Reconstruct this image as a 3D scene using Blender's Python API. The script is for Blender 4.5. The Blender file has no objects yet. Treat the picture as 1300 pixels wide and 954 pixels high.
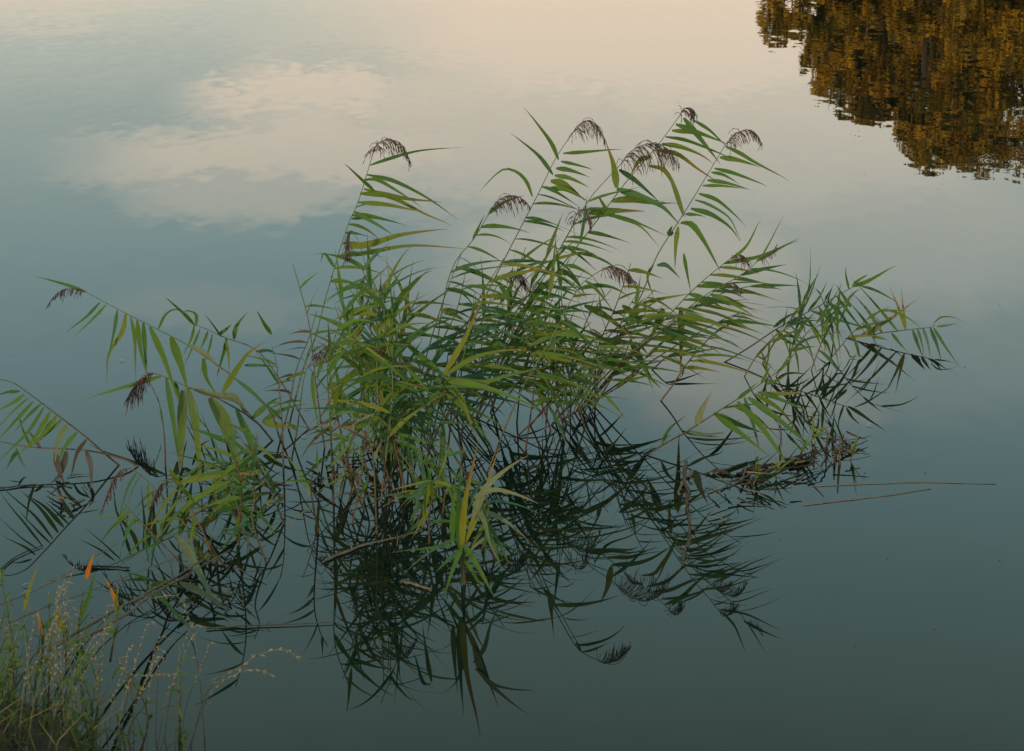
import bpy, math, random
import numpy as np
from mathutils import Vector
random.seed(7); np.random.seed(7)
rnd = random.random
def ga(s): return random.gauss(0, s)
SC = bpy.context.scene
COL = SC.collection

# ------------------------------------------------------------------ camera
H, TH, F = 2.0, math.radians(15.0), 2400.0          # eye height, downward pitch, focal length in photo pixels
cam = bpy.data.cameras.new('camera'); camo = bpy.data.objects.new('camera', cam); COL.objects.link(camo)
camo.location = (0, 0, H); camo.rotation_euler = (math.radians(90) - TH, 0, 0)
cam.sensor_width = 36; cam.lens = F / 1300 * 36; cam.shift_y = -45 / 1300
cam.clip_start = 0.05; cam.clip_end = 4000
cam.dof.use_dof = True; cam.dof.focus_distance = 7.6; cam.dof.aperture_fstop = 13
SC.camera = camo

# ------------------------------------------------------------------ world
SUN_EL, SUN_AZ = math.radians(10), math.radians(206)   # azimuth clockwise from +Y: low, behind the camera and a little left
wd = bpy.data.worlds.new('World'); SC.world = wd; wd.use_nodes = True
nt = wd.node_tree; N = nt.nodes; L = nt.links; N.clear()
def nd(t, **k):
    n = N.new(t)
    for a, b in k.items(): setattr(n, a, b)
    return n
def mth(op, a, b=None, c=None):
    n = nd('ShaderNodeMath', operation=op)
    for i, v in enumerate((a, b, c)):
        if v is None: continue
        if isinstance(v, (int, float)): n.inputs[i].default_value = v
        else: L.new(v, n.inputs[i])
    return n.outputs[0]
def rgbmix(f, a, b):
    n = nd('ShaderNodeMix', data_type='RGBA')
    for i, v in ((0, f), (6, a), (7, b)):
        if isinstance(v, (int, float)): n.inputs[i].default_value = v
        elif isinstance(v, tuple): n.inputs[i].default_value = v
        else: L.new(v, n.inputs[i])
    return n.outputs[2]
sky = nd('ShaderNodeTexSky', sky_type='NISHITA', sun_disc=False)
sky.sun_elevation = SUN_EL; sky.sun_rotation = SUN_AZ; sky.air_density = 1.4; sky.dust_density = 2.5
tc = nd('ShaderNodeTexCoord')
sp = nd('ShaderNodeSeparateXYZ'); L.new(tc.outputs['Generated'], sp.inputs[0])
DEG = 57.2958
el = mth('MULTIPLY', mth('ARCSINE', mth('MINIMUM', mth('MAXIMUM', sp.outputs[2], -1.0), 1.0)), DEG)
az = mth('MULTIPLY', mth('ARCTAN2', sp.outputs[0], sp.outputs[1]), DEG)
elc = mth('MAXIMUM', el, 0.0)
cmb = nd('ShaderNodeCombineXYZ'); L.new(az, cmb.inputs[0]); L.new(elc, cmb.inputs[1])
# wind-drawn wobble of the cloud field
nz = nd('ShaderNodeTexNoise'); nz.inputs['Scale'].default_value = 0.42; nz.inputs['Detail'].default_value = 2.5; nz.inputs['Roughness'].default_value = .45
mp = nd('ShaderNodeMapping'); mp.inputs['Scale'].default_value = (0.55, 1.5, 1); L.new(cmb.outputs[0], mp.inputs[0]); L.new(mp.outputs[0], nz.inputs['Vector'])
vs = nd('ShaderNodeVectorMath', operation='SUBTRACT'); L.new(nz.outputs['Color'], vs.inputs[0]); vs.inputs[1].default_value = (.5, .5, .5)
vm = nd('ShaderNodeVectorMath', operation='MULTIPLY'); L.new(vs.outputs[0], vm.inputs[0]); vm.inputs[1].default_value = (4.2, 2.1, 0)
va = nd('ShaderNodeVectorMath', operation='ADD'); L.new(vm.outputs[0], va.inputs[0]); L.new(cmb.outputs[0], va.inputs[1])
UV = va.outputs[0]
def pxdir(x, y):          # sky azimuth / elevation mirrored in the water where the photograph shows (x, y)
    a, b = (x - 650) / F, -(y - 432) / F
    d = (a, math.cos(TH) + b * math.sin(TH), -math.sin(TH) + b * math.cos(TH))
    return math.degrees(math.atan2(d[0], d[1])), -math.degrees(math.atan2(d[2], math.hypot(d[0], d[1])))
clouds = [(820, 30, 400, 150, 1.0), (400, 190, 300, 48, .9), (330, 235, 170, 40, .55), (385, 125, 150, 42, .95), (560, 60, 260, 34, .35), (620, 130, 260, 60, .8), (680, 190, 300, 90, .8), (980, 190, 360, 120, .75), (1080, 290, 380, 130, .5),
          (800, 360, 290, 130, .85), (960, 480, 170, 90, .65), (1220, 330, 240, 60, .42), (270, 385, 150, 30, .16), (30, -50, 300, 80, .4), (1200, -40, 500, 150, 1.0), (1150, 450, 300, 90, .2)]
tot = None
for cx, cy, rx, ry, wgt in clouds:
    u, v = pxdir(cx, cy)
    s = nd('ShaderNodeVectorMath', operation='SUBTRACT'); L.new(UV, s.inputs[0]); s.inputs[1].default_value = (u, v, 0)
    m = nd('ShaderNodeVectorMath', operation='MULTIPLY'); L.new(s.outputs[0], m.inputs[0]); m.inputs[1].default_value = (1 / (rx * .0236), 1 / (ry * .0236), 0)
    l = nd('ShaderNodeVectorMath', operation='LENGTH'); L.new(m.outputs[0], l.inputs[0])
    r = nd('ShaderNodeMapRange', interpolation_type='SMOOTHSTEP'); L.new(l.outputs['Value'], r.inputs[0])
    r.inputs[1].default_value = 1.35; r.inputs[2].default_value = .45; r.inputs[3].default_value = 0; r.inputs[4].default_value = wgt
    tot = r.outputs[0] if tot is None else mth('MAXIMUM', tot, r.outputs[0])
# broken high cloud over the rest of the sky
n2 = nd('ShaderNodeTexNoise'); n2.inputs['Scale'].default_value = 2.2; n2.inputs['Detail'].default_value = 6
L.new(tc.outputs['Generated'], n2.inputs['Vector'])
r2 = nd('ShaderNodeMapRange'); L.new(n2.outputs['Fac'], r2.inputs[0]); r2.inputs[1].default_value = .45; r2.inputs[2].default_value = .75; r2.inputs[3].default_value = 0; r2.inputs[4].default_value = .45
up = nd('ShaderNodeMapRange'); L.new(mth('MAXIMUM', elc, mth('MULTIPLY', mth('ABSOLUTE', az), .9)), up.inputs[0]); up.inputs[1].default_value = 24; up.inputs[2].default_value = 34
tot = mth('MAXIMUM', tot, mth('MULTIPLY', r2.outputs[0], up.outputs[0]))
def ramp(stops, div=90.):
    r = nd('ShaderNodeValToRGB'); L.new(mth('DIVIDE', elc, div), r.inputs[0])
    e = r.color_ramp.elements
    while len(e) < len(stops): e.new(.5)
    for q, (p, c) in zip(e, stops): q.position = p / div; q.color = (*c, 1)
    return r.outputs[0]
clear = ramp([(0, (1.0, .96, .80)), (4.8, (.95, .96, .82)), (8, (.74, .88, .82)), (12, (.66, .94, .95)), (15.4, (.62, .95, 1.0)), (19, (.58, .92, .95)),
              (22.5, (.54, .87, .87)), (25.5, (.54, .83, .77)), (31, (.40, .55, .53)), (45, (.26, .38, .44)), (90, (.18, .28, .40))])
cloud = ramp([(0, (1.40, 1.05, .78)), (5, (1.36, 1.10, .86)), (7.5, (1.52, 1.30, 1.03)), (10, (1.52, 1.38, 1.14)), (13, (1.62, 1.56, 1.32)), (16, (1.55, 1.52, 1.30)), (20, (1.15, 1.2, 1.08)), (30, (.8, .85, .8)), (90, (.5, .52, .55))])
veil = rgbmix(tot, clear, cloud)
sk = nd('ShaderNodeVectorMath', operation='SCALE'); L.new(sky.outputs[0], sk.inputs[0]); sk.inputs['Scale'].default_value = 1.0
veil10 = nd('ShaderNodeVectorMath', operation='SCALE'); L.new(veil, veil10.inputs[0]); veil10.inputs['Scale'].default_value = 10.0
full = rgbmix(.9, sk.outputs[0], veil10.outputs[0])
bg = nd('ShaderNodeBackground'); L.new(full, bg.inputs[0]); bg.inputs[1].default_value = 0.1
wo = nd('ShaderNodeOutputWorld'); L.new(bg.outputs[0], wo.inputs[0])

# ------------------------------------------------------------------ sun and view
sl = bpy.data.lights.new('sun', 'SUN'); sl.energy = 2.0; sl.angle = math.radians(.6); sl.color = (1, .74, .46)
so = bpy.data.objects.new('sun', sl); COL.objects.link(so)
sdir = Vector((math.sin(SUN_AZ) * math.cos(SUN_EL), math.cos(SUN_AZ) * math.cos(SUN_EL), math.sin(SUN_EL)))
so.rotation_euler = sdir.to_track_quat('Z', 'Y').to_euler(); so.location = sdir * 50
SC.view_settings.view_transform = 'Standard'; SC.view_settings.look = 'None'
SC.view_settings.exposure = 0; SC.view_settings.gamma = 1

# ------------------------------------------------------------------ materials
def mat(name):
    m = bpy.data.materials.new(name); m.use_nodes = True
    t = m.node_tree; t.nodes.clear(); return m, t.nodes, t.links
def leafmat(name, a, b, tip, tipfrom=.74, trans=.22, rough=.5, tipmax=.8):
    m, n, l = mat(name)
    oi = n.new('ShaderNodeObjectInfo'); uv = n.new('ShaderNodeUVMap'); sx = n.new('ShaderNodeSeparateXYZ'); l.new(uv.outputs[0], sx.inputs[0])
    mx = n.new('ShaderNodeMix'); mx.data_type = 'RGBA'; l.new(oi.outputs['Random'], mx.inputs[0]); mx.inputs[6].default_value = (*a, 1); mx.inputs[7].default_value = (*b, 1)
    nz = n.new('ShaderNodeTexNoise'); mpn = n.new('ShaderNodeMapping'); l.new(uv.outputs[0], mpn.inputs[0]); mpn.inputs['Scale'].default_value = (7, 14, 1)
    cx = n.new('ShaderNodeCombineXYZ'); l.new(oi.outputs['Random'], cx.inputs[2]); ad = n.new('ShaderNodeVectorMath'); ad.operation = 'MULTIPLY_ADD'
    l.new(cx.outputs[0], ad.inputs[0]); ad.inputs[1].default_value = (0, 0, 90); l.new(mpn.outputs[0], ad.inputs[2]); l.new(ad.outputs[0], nz.inputs['Vector'])
    nz.inputs['Scale'].default_value = 1.0; nz.inputs['Detail'].default_value = 4
    mr = n.new('ShaderNodeMapRange'); l.new(nz.outputs['Fac'], mr.inputs[0]); mr.inputs[1].default_value = .3; mr.inputs[2].default_value = .7; mr.inputs[3].default_value = .72; mr.inputs[4].default_value = 1.28
    vs = n.new('ShaderNodeVectorMath'); vs.operation = 'SCALE'; l.new(mx.outputs[2], vs.inputs[0]); l.new(mr.outputs[0], vs.inputs['Scale'])
    # dry tip and dry flecks
    su = n.new('ShaderNodeMath'); su.operation = 'MULTIPLY_ADD'; l.new(nz.outputs['Fac'], su.inputs[0]); su.inputs[1].default_value = .35; l.new(sx.outputs[0], su.inputs[2])
    tr = n.new('ShaderNodeMapRange'); l.new(su.outputs[0], tr.inputs[0]); tr.inputs[1].default_value = tipfrom + .17; tr.inputs[2].default_value = tipfrom + .42; tr.inputs[3].default_value = 0; tr.inputs[4].default_value = tipmax
    m2 = n.new('ShaderNodeMix'); m2.data_type = 'RGBA'; l.new(tr.outputs[0], m2.inputs[0]); l.new(vs.outputs[0], m2.inputs[6]); m2.inputs[7].default_value = (*tip, 1)
    # small brown specks and blotches of wear
    nf = n.new('ShaderNodeTexNoise'); nf.inputs['Scale'].default_value = 3.2; nf.inputs['Detail'].default_value = 3; l.new(ad.outputs[0], nf.inputs['Vector'])
    fr = n.new('ShaderNodeMapRange'); l.new(nf.outputs['Fac'], fr.inputs[0]); fr.inputs[1].default_value = .60; fr.inputs[2].default_value = .68; fr.inputs[3].default_value = 0; fr.inputs[4].default_value = .6
    m3 = n.new('ShaderNodeMix'); m3.data_type = 'RGBA'; l.new(fr.outputs[0], m3.inputs[0]); l.new(m2.outputs[2], m3.inputs[6]); m3.inputs[7].default_value = (.09, .06, .025, 1); m2 = m3
    p = n.new('ShaderNodeBsdfPrincipled'); l.new(m2.outputs[2], p.inputs['Base Color']); p.inputs['Roughness'].default_value = rough; p.inputs['Specular IOR Level'].default_value = .35
    w = n.new('ShaderNodeTexWave'); w.bands_direction = 'Y'; l.new(uv.outputs[0], w.inputs['Vector']); w.inputs['Scale'].default_value = 5
    bp = n.new('ShaderNodeBump'); bp.inputs['Strength'].default_value = .35; bp.inputs['Distance'].default_value = .001; l.new(w.outputs['Fac'], bp.inputs['Height']); l.new(bp.outputs[0], p.inputs['Normal'])
    tl = n.new('ShaderNodeBsdfTranslucent'); l.new(m2.outputs[2], tl.inputs[0])
    ms = n.new('ShaderNodeMixShader'); ms.inputs[0].default_value = trans; l.new(p.outputs[0], ms.inputs[1]); l.new(tl.outputs[0], ms.inputs[2])
    o = n.new('ShaderNodeOutputMaterial'); l.new(ms.outputs[0], o.inputs[0]); return m
def plainmat(name, a, b, scale=30, rough=.7, bump=.0, stretch=(1, 1, 1)):
    m, n, l = mat(name)
    tcn = n.new('ShaderNodeTexCoord'); mp = n.new('ShaderNodeMapping'); mp.inputs['Scale'].default_value = stretch; l.new(tcn.outputs['Object'], mp.inputs[0])
    nz = n.new('ShaderNodeTexNoise'); nz.inputs['Scale'].default_value = scale; nz.inputs['Detail'].default_value = 5; l.new(mp.outputs[0], nz.inputs['Vector'])
    mr = n.new('ShaderNodeMapRange'); l.new(nz.outputs['Fac'], mr.inputs[0]); mr.inputs[1].default_value = .32; mr.inputs[2].default_value = .68
    mx = n.new('ShaderNodeMix'); mx.data_type = 'RGBA'; l.new(mr.outputs[0], mx.inputs[0]); mx.inputs[6].default_value = (*a, 1); mx.inputs[7].default_value = (*b, 1)
    p = n.new('ShaderNodeBsdfPrincipled'); l.new(mx.outputs[2], p.inputs['Base Color']); p.inputs['Roughness'].default_value = rough; p.inputs['Specular IOR Level'].default_value = .3
    if bump:
        bp = n.new('ShaderNodeBump'); bp.inputs['Strength'].default_value = .8; bp.inputs['Distance'].default_value = bump; l.new(nz.outputs['Fac'], bp.inputs['Height']); l.new(bp.outputs[0], p.inputs['Normal'])
    o = n.new('ShaderNodeOutputMaterial'); l.new(p.outputs[0], o.inputs[0]); return m
M = {}
M['green'] = leafmat('reed_leaf_green', (.052, .140, .020), (.105, .195, .018), (.20, .16, .05))
M['blue'] = leafmat('reed_leaf_blue_green', (.042, .125, .055), (.065, .155, .045), (.16, .15, .07))
M['olive'] = leafmat('reed_leaf_olive', (.120, .180, .014), (.180, .205, .016), (.26, .15, .04), .55)
M['yellow'] = leafmat('reed_leaf_yellow', (.25, .24, .02), (.19, .22, .02), (.30, .13, .03), .45)
M['brown'] = leafmat('reed_leaf_brown', (.075, .050, .022), (.14, .095, .05), (.10, .06, .03), .4)
M['pink'] = leafmat('reed_leaf_reddish', (.30, .15, .06), (.26, .13, .06), (.25, .14, .09), .3)
M['orange'] = leafmat('reed_leaf_orange', (.50, .15, .015), (.42, .17, .02), (.30, .22, .03), .5)
M['pale'] = leafmat('reed_leaf_pale', (.15, .20, .09), (.19, .22, .11), (.24, .20, .12), .55)
M['straw'] = plainmat('straw', (.13, .10, .065), (.24, .19, .12), 60, .75, .0006, (1, 1, 6))
M['panicle'] = plainmat('panicle_purple_brown', (.075, .040, .036), (.15, .090, .072), 160, .8)
M['panicle_pale'] = plainmat('grass_seed_head', (.28, .22, .12), (.38, .31, .17), 160, .8)
M['root'] = plainmat('rotting_rhizome', (.022, .016, .011), (.075, .052, .036), 45, .8, .003)
M['sward'] = leafmat('bank_grass_blades', (.055, .085, .016), (.10, .11, .02), (.20, .15, .06), .4, .2)
M['bark'] = plainmat('bark', (.06, .045, .032), (.15, .115, .08), 9, .9, .02, (1, 1, .25))
M['herb'] = leafmat('herb_leaf', (.070, .160, .018), (.150, .200, .020), (.22, .12, .02), .75, .3)
M['earth'] = plainmat('bank_earth', (.020, .016, .010), (.06, .048, .028), 5, .95, .03)
M['speck'] = plainmat('floating_husk', (.35, .31, .22), (.5, .46, .36), 90, .7)
# stems: green above, red-brown and dry toward the water, darker rings at the nodes
def stemmat(name, top, low):
    m, n, l = mat(name)
    g = n.new('ShaderNodeNewGeometry'); s = n.new('ShaderNodeSeparateXYZ'); l.new(g.outputs['Position'], s.inputs[0])
    nz = n.new('ShaderNodeTexNoise'); nz.inputs['Scale'].default_value = 14; l.new(g.outputs['Position'], nz.inputs['Vector'])
    a = n.new('ShaderNodeMath'); a.operation = 'MULTIPLY_ADD'; l.new(nz.outputs['Fac'], a.inputs[0]); a.inputs[1].default_value = .35; l.new(s.outputs[2], a.inputs[2])
    r = n.new('ShaderNodeMapRange'); l.new(a.outputs[0], r.inputs[0]); r.inputs[1].default_value = .2; r.inputs[2].default_value = .62
    mx = n.new('ShaderNodeMix'); mx.data_type = 'RGBA'; l.new(r.outputs[0], mx.inputs[0]); mx.inputs[6].default_value = (*low, 1); mx.inputs[7].default_value = (*top, 1)
    uv = n.new('ShaderNodeUVMap'); su = n.new('ShaderNodeSeparateXYZ'); l.new(uv.outputs[0], su.inputs[0])
    f = n.new('ShaderNodeMath'); f.operation = 'FRACT'; l.new(su.outputs[0], f.inputs[0])
    c = n.new('ShaderNodeMath'); c.operation = 'LESS_THAN'; l.new(f.outputs[0], c.inputs[0]); c.inputs[1].default_value = .09
    c2 = n.new('ShaderNodeMath'); c2.operation = 'MULTIPLY'; l.new(c.outputs[0], c2.inputs[0]); c2.inputs[1].default_value = .6
    m2 = n.new('ShaderNodeMix'); m2.data_type = 'RGBA'; l.new(c2.outputs[0], m2.inputs[0]); l.new(mx.outputs[2], m2.inputs[6]); m2.inputs[7].default_value = (.05, .03, .02, 1)
    p = n.new('ShaderNodeBsdfPrincipled'); l.new(m2.outputs[2], p.inputs['Base Color']); p.inputs['Roughness'].default_value = .45
    o = n.new('ShaderNodeOutputMaterial'); l.new(p.outputs[0], o.inputs[0]); return m
M['stem'] = stemmat('reed_stem', (.085, .15, .035), (.11, .055, .025))
M['stem_red'] = stemmat('reed_stem_reddish', (.10, .085, .030), (.085, .045, .025))
# water
m, n, l = mat('pond_water')
tcn = n.new('ShaderNodeNewGeometry'); mp = n.new('ShaderNodeMapping'); mp.inputs['Scale'].default_value = (1, .55, 1); l.new(tcn.outputs['Position'], mp.inputs[0])
def wnoise(scale, det):
    z = n.new('ShaderNodeTexNoise'); z.inputs['Scale'].default_value = scale; z.inputs['Detail'].default_value = det; l.new(mp.outputs[0], z.inputs['Vector'])
    s = n.new('ShaderNodeVectorMath'); s.operation = 'SUBTRACT'; l.new(z.outputs['Color'], s.inputs[0]); s.inputs[1].default_value = (.5, .5, .5); return s.outputs[0]
spos = n.new('ShaderNodeSeparateXYZ'); l.new(tcn.outputs['Position'], spos.inputs[0])
wr = n.new('ShaderNodeMapRange'); l.new(spos.outputs[1], wr.inputs[0]); wr.inputs[1].default_value = 7; wr.inputs[2].default_value = 15; wr.inputs[3].default_value = .45; wr.inputs[4].default_value = 1.0   # the reeds' lee is calmer than the open pond
def wmul(v, k):
    s = n.new('ShaderNodeVectorMath'); s.operation = 'MULTIPLY'; l.new(v, s.inputs[0]); s.inputs[1].default_value = (k * .3, k, 0); return s.outputs[0]
a1 = n.new('ShaderNodeVectorMath'); l.new(wmul(wnoise(8.0, 1), .015), a1.inputs[0]); l.new(wmul(wnoise(1.6, 1), .005), a1.inputs[1])
sc1 = n.new('ShaderNodeVectorMath'); sc1.operation = 'SCALE'; l.new(a1.outputs[0], sc1.inputs[0]); l.new(wr.outputs[0], sc1.inputs['Scale'])
a2 = n.new('ShaderNodeVectorMath'); l.new(sc1.outputs[0], a2.inputs[0]); a2.inputs[1].default_value = (0, 0, 1)
nn = n.new('ShaderNodeVectorMath'); nn.operation = 'NORMALIZE'; l.new(a2.outputs[0], nn.inputs[0])
p = n.new('ShaderNodeBsdfPrincipled'); p.inputs['Base Color'].default_value = (.006, .013, .009, 1); p.inputs['IOR'].default_value = 1.333; p.inputs['Roughness'].default_value = 0.009
l.new(nn.outputs[0], p.inputs['Normal'])
o = n.new('ShaderNodeOutputMaterial'); l.new(p.outputs[0], o.inputs[0]); M['water'] = m

# ------------------------------------------------------------------ helpers
def mesh(name, v, f, mt, uv=None, smooth=True):
    me = bpy.data.meshes.new(name); me.from_pydata([tuple(p) for p in v], [], f)
    if uv is not None:
        ul = me.uv_layers.new(name='UVMap'); idx = np.empty(len(me.loops), dtype=np.int32); me.loops.foreach_get('vertex_index', idx)
        ul.data.foreach_set('uv', np.asarray(uv, dtype=np.float32)[idx].ravel())
    if smooth: me.polygons.foreach_set('use_smooth', [True] * len(me.polygons))
    me.materials.append(M[mt] if isinstance(mt, str) else mt); return me
def link(name, me, parent=None, loc=None):
    o = bpy.data.objects.new(name, me); COL.objects.link(o)
    if loc is not None: o.location = loc
    if parent is not None: o.parent = parent
    return o
def tag(o, label=None, cat=None, group=None, kind=None):
    if label: o['label'] = label
    if cat: o['category'] = cat
    if group: o['group'] = group
    if kind: o['kind'] = kind
    return o
def rowY(g):                    # distance of the water under photograph row g
    a = TH + math.atan((g - 432) / F); return H / math.tan(a)
def ray(x, y):
    a, b = (x - 650) / F, -(y - 432) / F
    return np.array([a, math.cos(TH) + b * math.sin(TH), -math.sin(TH) + b * math.cos(TH)])
def at(x, y, Y):                # the place at distance Y seen at (x, y)
    d = ray(x, y); return np.array([0, 0, H]) + d * (Y / d[1])
def unit(v): return v / (np.linalg.norm(v) + 1e-12)
def spline(P, n):
    P = np.asarray(P, float)
    if len(P) == 2: return np.array([P[0] + (P[1] - P[0]) * t for t in np.linspace(0, 1, n)])
    Q = np.vstack([2 * P[0] - P[1], P, 2 * P[-1] - P[-2]])
    sl = np.concatenate([[0], np.cumsum(np.linalg.norm(np.diff(P, axis=0), axis=1))]); out = []
    for s in np.linspace(0, sl[-1], n):
        i = min(max(int(np.searchsorted(sl, s) - 1), 0), len(P) - 2); t = (s - sl[i]) / max(sl[i + 1] - sl[i], 1e-9)
        a, b, c, d = Q[i:i + 4]
        out.append(.5 * (2 * b + (c - a) * t + (2 * a - 5 * b + 4 * c - d) * t * t + (3 * b - a - 3 * c + d) * t ** 3))
    return np.array(out)
def tube(C, R, sides=5, uvk=1.):
    C = np.asarray(C, float); n = len(C); v = []; f = []; uv = []; s = 0
    T = np.gradient(C, axis=0); ref = np.array([.13, .9, .31])
    for i in range(n):
        t = unit(T[i]); a = unit(np.cross(t, ref)); b = np.cross(t, a)
        if i: s += np.linalg.norm(C[i] - C[i - 1])
        for k in range(sides):
            q = 2 * math.pi * k / sides
            v.append(C[i] + (a * math.cos(q) + b * math.sin(q)) * R[i]); uv.append((s * uvk, k / sides))
    for i in range(n - 1):
        for k in range(sides):
            k2 = (k + 1) % sides; f.append((i * sides + k, i * sides + k2, (i + 1) * sides + k2, (i + 1) * sides + k))
    f.append(tuple(range(sides))[::-1]); f.append(tuple((n - 1) * sides + k for k in range(sides)))
    return v, f, uv
def ribbon(C, wmax, nrm, twist=0., base=.35, peak=.24):
    """blade with a sunk midrib along the centre line C; nrm is the face normal wanted"""
    C = np.asarray(C, float); n = len(C); T = np.gradient(C, axis=0); v = []; uv = []; f = []
    for i in range(n):
        u = i / (n - 1); t = unit(T[i]); s = unit(np.cross(t, nrm)); nn_ = np.cross(s, t)
        q = twist * u; s, nn_ = s * math.cos(q) + nn_ * math.sin(q), nn_ * math.cos(q) - s * math.sin(q)
        w = wmax * .5 * ((base + (1 - base) * math.sin(min(u / peak, 1) * math.pi / 2)) if u < peak else (max(1 - ((u - peak) / (1 - peak)) ** .92, 0)))
        w = max(w, .0005)
        v += [C[i] - s * w, C[i] - nn_ * w * .28, C[i] + s * w]; uv += [(u, 0), (u, .5), (u, 1)]
        if i:
            b = 3 * i; f += [(b - 3, b - 2, b + 1, b), (b - 2, b - 1, b + 2, b + 1)]
    return v, f, uv
def local(v, o): return [p - o for p in v]
CAMV = np.array([0, -math.cos(TH), math.sin(TH)])
UPV = np.array([0, 0, 1.])
def leafnormal():
    a = math.radians(random.uniform(5, 72)); n_ = CAMV * math.cos(a) + UPV * math.sin(a) + np.array([ga(.35), 0, 0])
    return unit(n_)

def panicle(parent, org, P, droop, n=34, mt='panicle', curl=.45, thick=1.):
    """one-sided reed plume: arched rachis P (world points) with hanging branchlets"""
    C = spline(P, 14); v, f, uv = tube(C, np.linspace(.0014, .0006, 14), 4)
    TT = np.gradient(C, axis=0)
    for k in range(n):
        u = .02 + .98 * (k + rnd() * .8) / n; x = u * 13; i = min(int(x), 12); b = C[i] + (C[i + 1] - C[i]) * (x - i)
        t = unit(TT[i]); 
        for q in range(3):
            Lb = random.uniform(.55, 1.1) * droop * (.45 + .75 * math.sin(min(u * 1.15 + .12, 1) * math.pi)) * random.uniform(.6, 1.2)
            d0 = unit(t * 1.0 + np.array([ga(.5), ga(.55), ga(.4) - .1])); pts = [b]; d = d0
            for s in range(6):
                d = unit(d + np.array([ga(.10), ga(.10), -curl * (1.1 - u * .3)])); pts.append(pts[-1] + d * Lb / 6)
            rr = [.0007] + [(.0008 if s % 2 else .0015) * thick * random.uniform(.7, 1.2) for s in range(5)] + [.0004]
            vv, ff, uu = tube(pts, rr, 3); o = len(v)
            v += vv; uv += uu; f += [tuple(z + o for z in q_) for q_ in ff]
    link('panicle', mesh('panicle', local(v, org), f, mt, uv), parent)

REEDS = []; root_tip = {}; root_mat = {}
def reed(label, stem, g1=None, n=10, t0=.35, t1=.97, ang=-12, spr=14, ln=85, droop=.25, ang2=None, pan=None, pdroop=26, leaves=(), mt='green', mixm=(), w=8.5,
         rad=.0034, smt='stem', group=None, cat='reed', depthspr=.45, lift=None, name='reed', pn=26, pY=0.):
    g0 = stem[0][1] if lift is None else lift       # row of the water at the foot
    g1 = g0 if g1 is None else g1
    sl = [0]
    for a, b in zip(stem, stem[1:]): sl.append(sl[-1] + math.hypot(a[0] - b[0], a[1] - b[1]))
    Y0, Y1 = rowY(g0), rowY(g1)
    W3 = [at(x, y, Y0 + (Y1 - Y0) * s / sl[-1]) for (x, y), s in zip(stem, sl)]
    org = np.array([W3[0][0], W3[0][1], 0 if lift is None else W3[0][2]])
    root = bpy.data.objects.new(name, None); COL.objects.link(root); root.location = org; root.empty_display_size = .05
    tag(root, label, cat, group)
    C = spline(W3, 22)
    below = C[0] - unit(C[1] - C[0]) * .12 if lift is None else C[0]
    CC = np.vstack([below, C]) if lift is None else C
    R = np.linspace(rad, rad * .38, len(CC))
    v, f, uv = tube(CC, R, 5, 9.0); link('stem', mesh('stem', local(v, org), f, smt, uv), root)
    for k in range(n):
        t = t0 + (t1 - t0) * (k + .5 + ga(.22)) / n; x = min(max(t, 0), .999) * 21; i = int(x); b = C[i] + (C[i + 1] - C[i]) * (x - i)
        sd = unit(C[i + 1] - C[i]); px = b[1] / F * 1.03       # metres per photo pixel here
        a = ang if (ang2 is None or k % 2 == 0) else ang2
        a = math.radians(a + ga(spr)); dl = ga(depthspr)
        d = unit(np.array([math.cos(a) * math.cos(dl), math.sin(dl), math.sin(a) * math.cos(dl)]))
        Ln = ln * px * 1.17 * random.uniform(.55, 1.2) * (1 - .35 * abs((t - .6) / .6))
        m_ = mt if (not mixm or rnd() < .55) else random.choice(mixm)
        pts = [b]; dd = unit(d + sd * .35); dr = droop * (random.uniform(.05, .8) if rnd() < .75 else random.uniform(1, 2.2))
        for s in range(8):
            q_ = pts[-1] + dd * Ln / 8; q_[2] = max(q_[2], .004 + .003 * rnd()); pts.append(q_); dd = unit(dd * .55 + d * .45 + np.array([0, 0, -dr * (s / 8) ** 1.3 * .5]))
            d = unit(d + np.array([0, 0, -dr * .12]))
        ww = w * px * random.uniform(.45, .85)
        v, f, uv = ribbon(pts, ww, leafnormal(), ga(.7)); link('leaf', mesh('leaf', local(v, org), f, m_, uv), root)
    for L_ in leaves:
        pts2, ww, m_ = L_[:3]; (xa, ya), (xb, yb) = pts2[-2:]
        if len(L_) < 4: pts2 = list(pts2) + [(xb + (xb - xa) * .28, yb + (yb - ya) * .28 + 1)]      # long thread-like tip
        # the leaf grows from the stem: find the stem's distance nearest its base
        bi = int(np.argmin([np.linalg.norm(at(*pts2[0], c[1]) - c) for c in C])); Yb = C[bi][1]; dy = ga(.05) if len(L_) < 4 else L_[3]
        if lift is None: dy = min(dy, min((rowY(q[1]) * .992 - Yb) * (len(pts2) - 1) / j_ for j_, q in enumerate(pts2) if j_))
        P = [at(x, y, Yb + dy * j / (len(pts2) - 1)) for j, (x, y) in enumerate(pts2)]
        v, f, uv = ribbon(spline(P, 13), ww * .8 * Yb / F * 1.03, unit(CAMV + UPV * random.uniform(0, .5)), ga(.3)); link('leaf', mesh('leaf', local(v, org), f, m_, uv), root)
    if pan:
        P = [C[-1]] + [at(x, y, C[-1][1] + pY * (j + 1) / len(pan)) for j, (x, y) in enumerate(pan)]
        panicle(root, org, P, pdroop * C[-1][1] / F, pn)
    REEDS.append(root); root_tip[root.name] = stem[-1][0]; root_mat[root.name] = mt; return root
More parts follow.
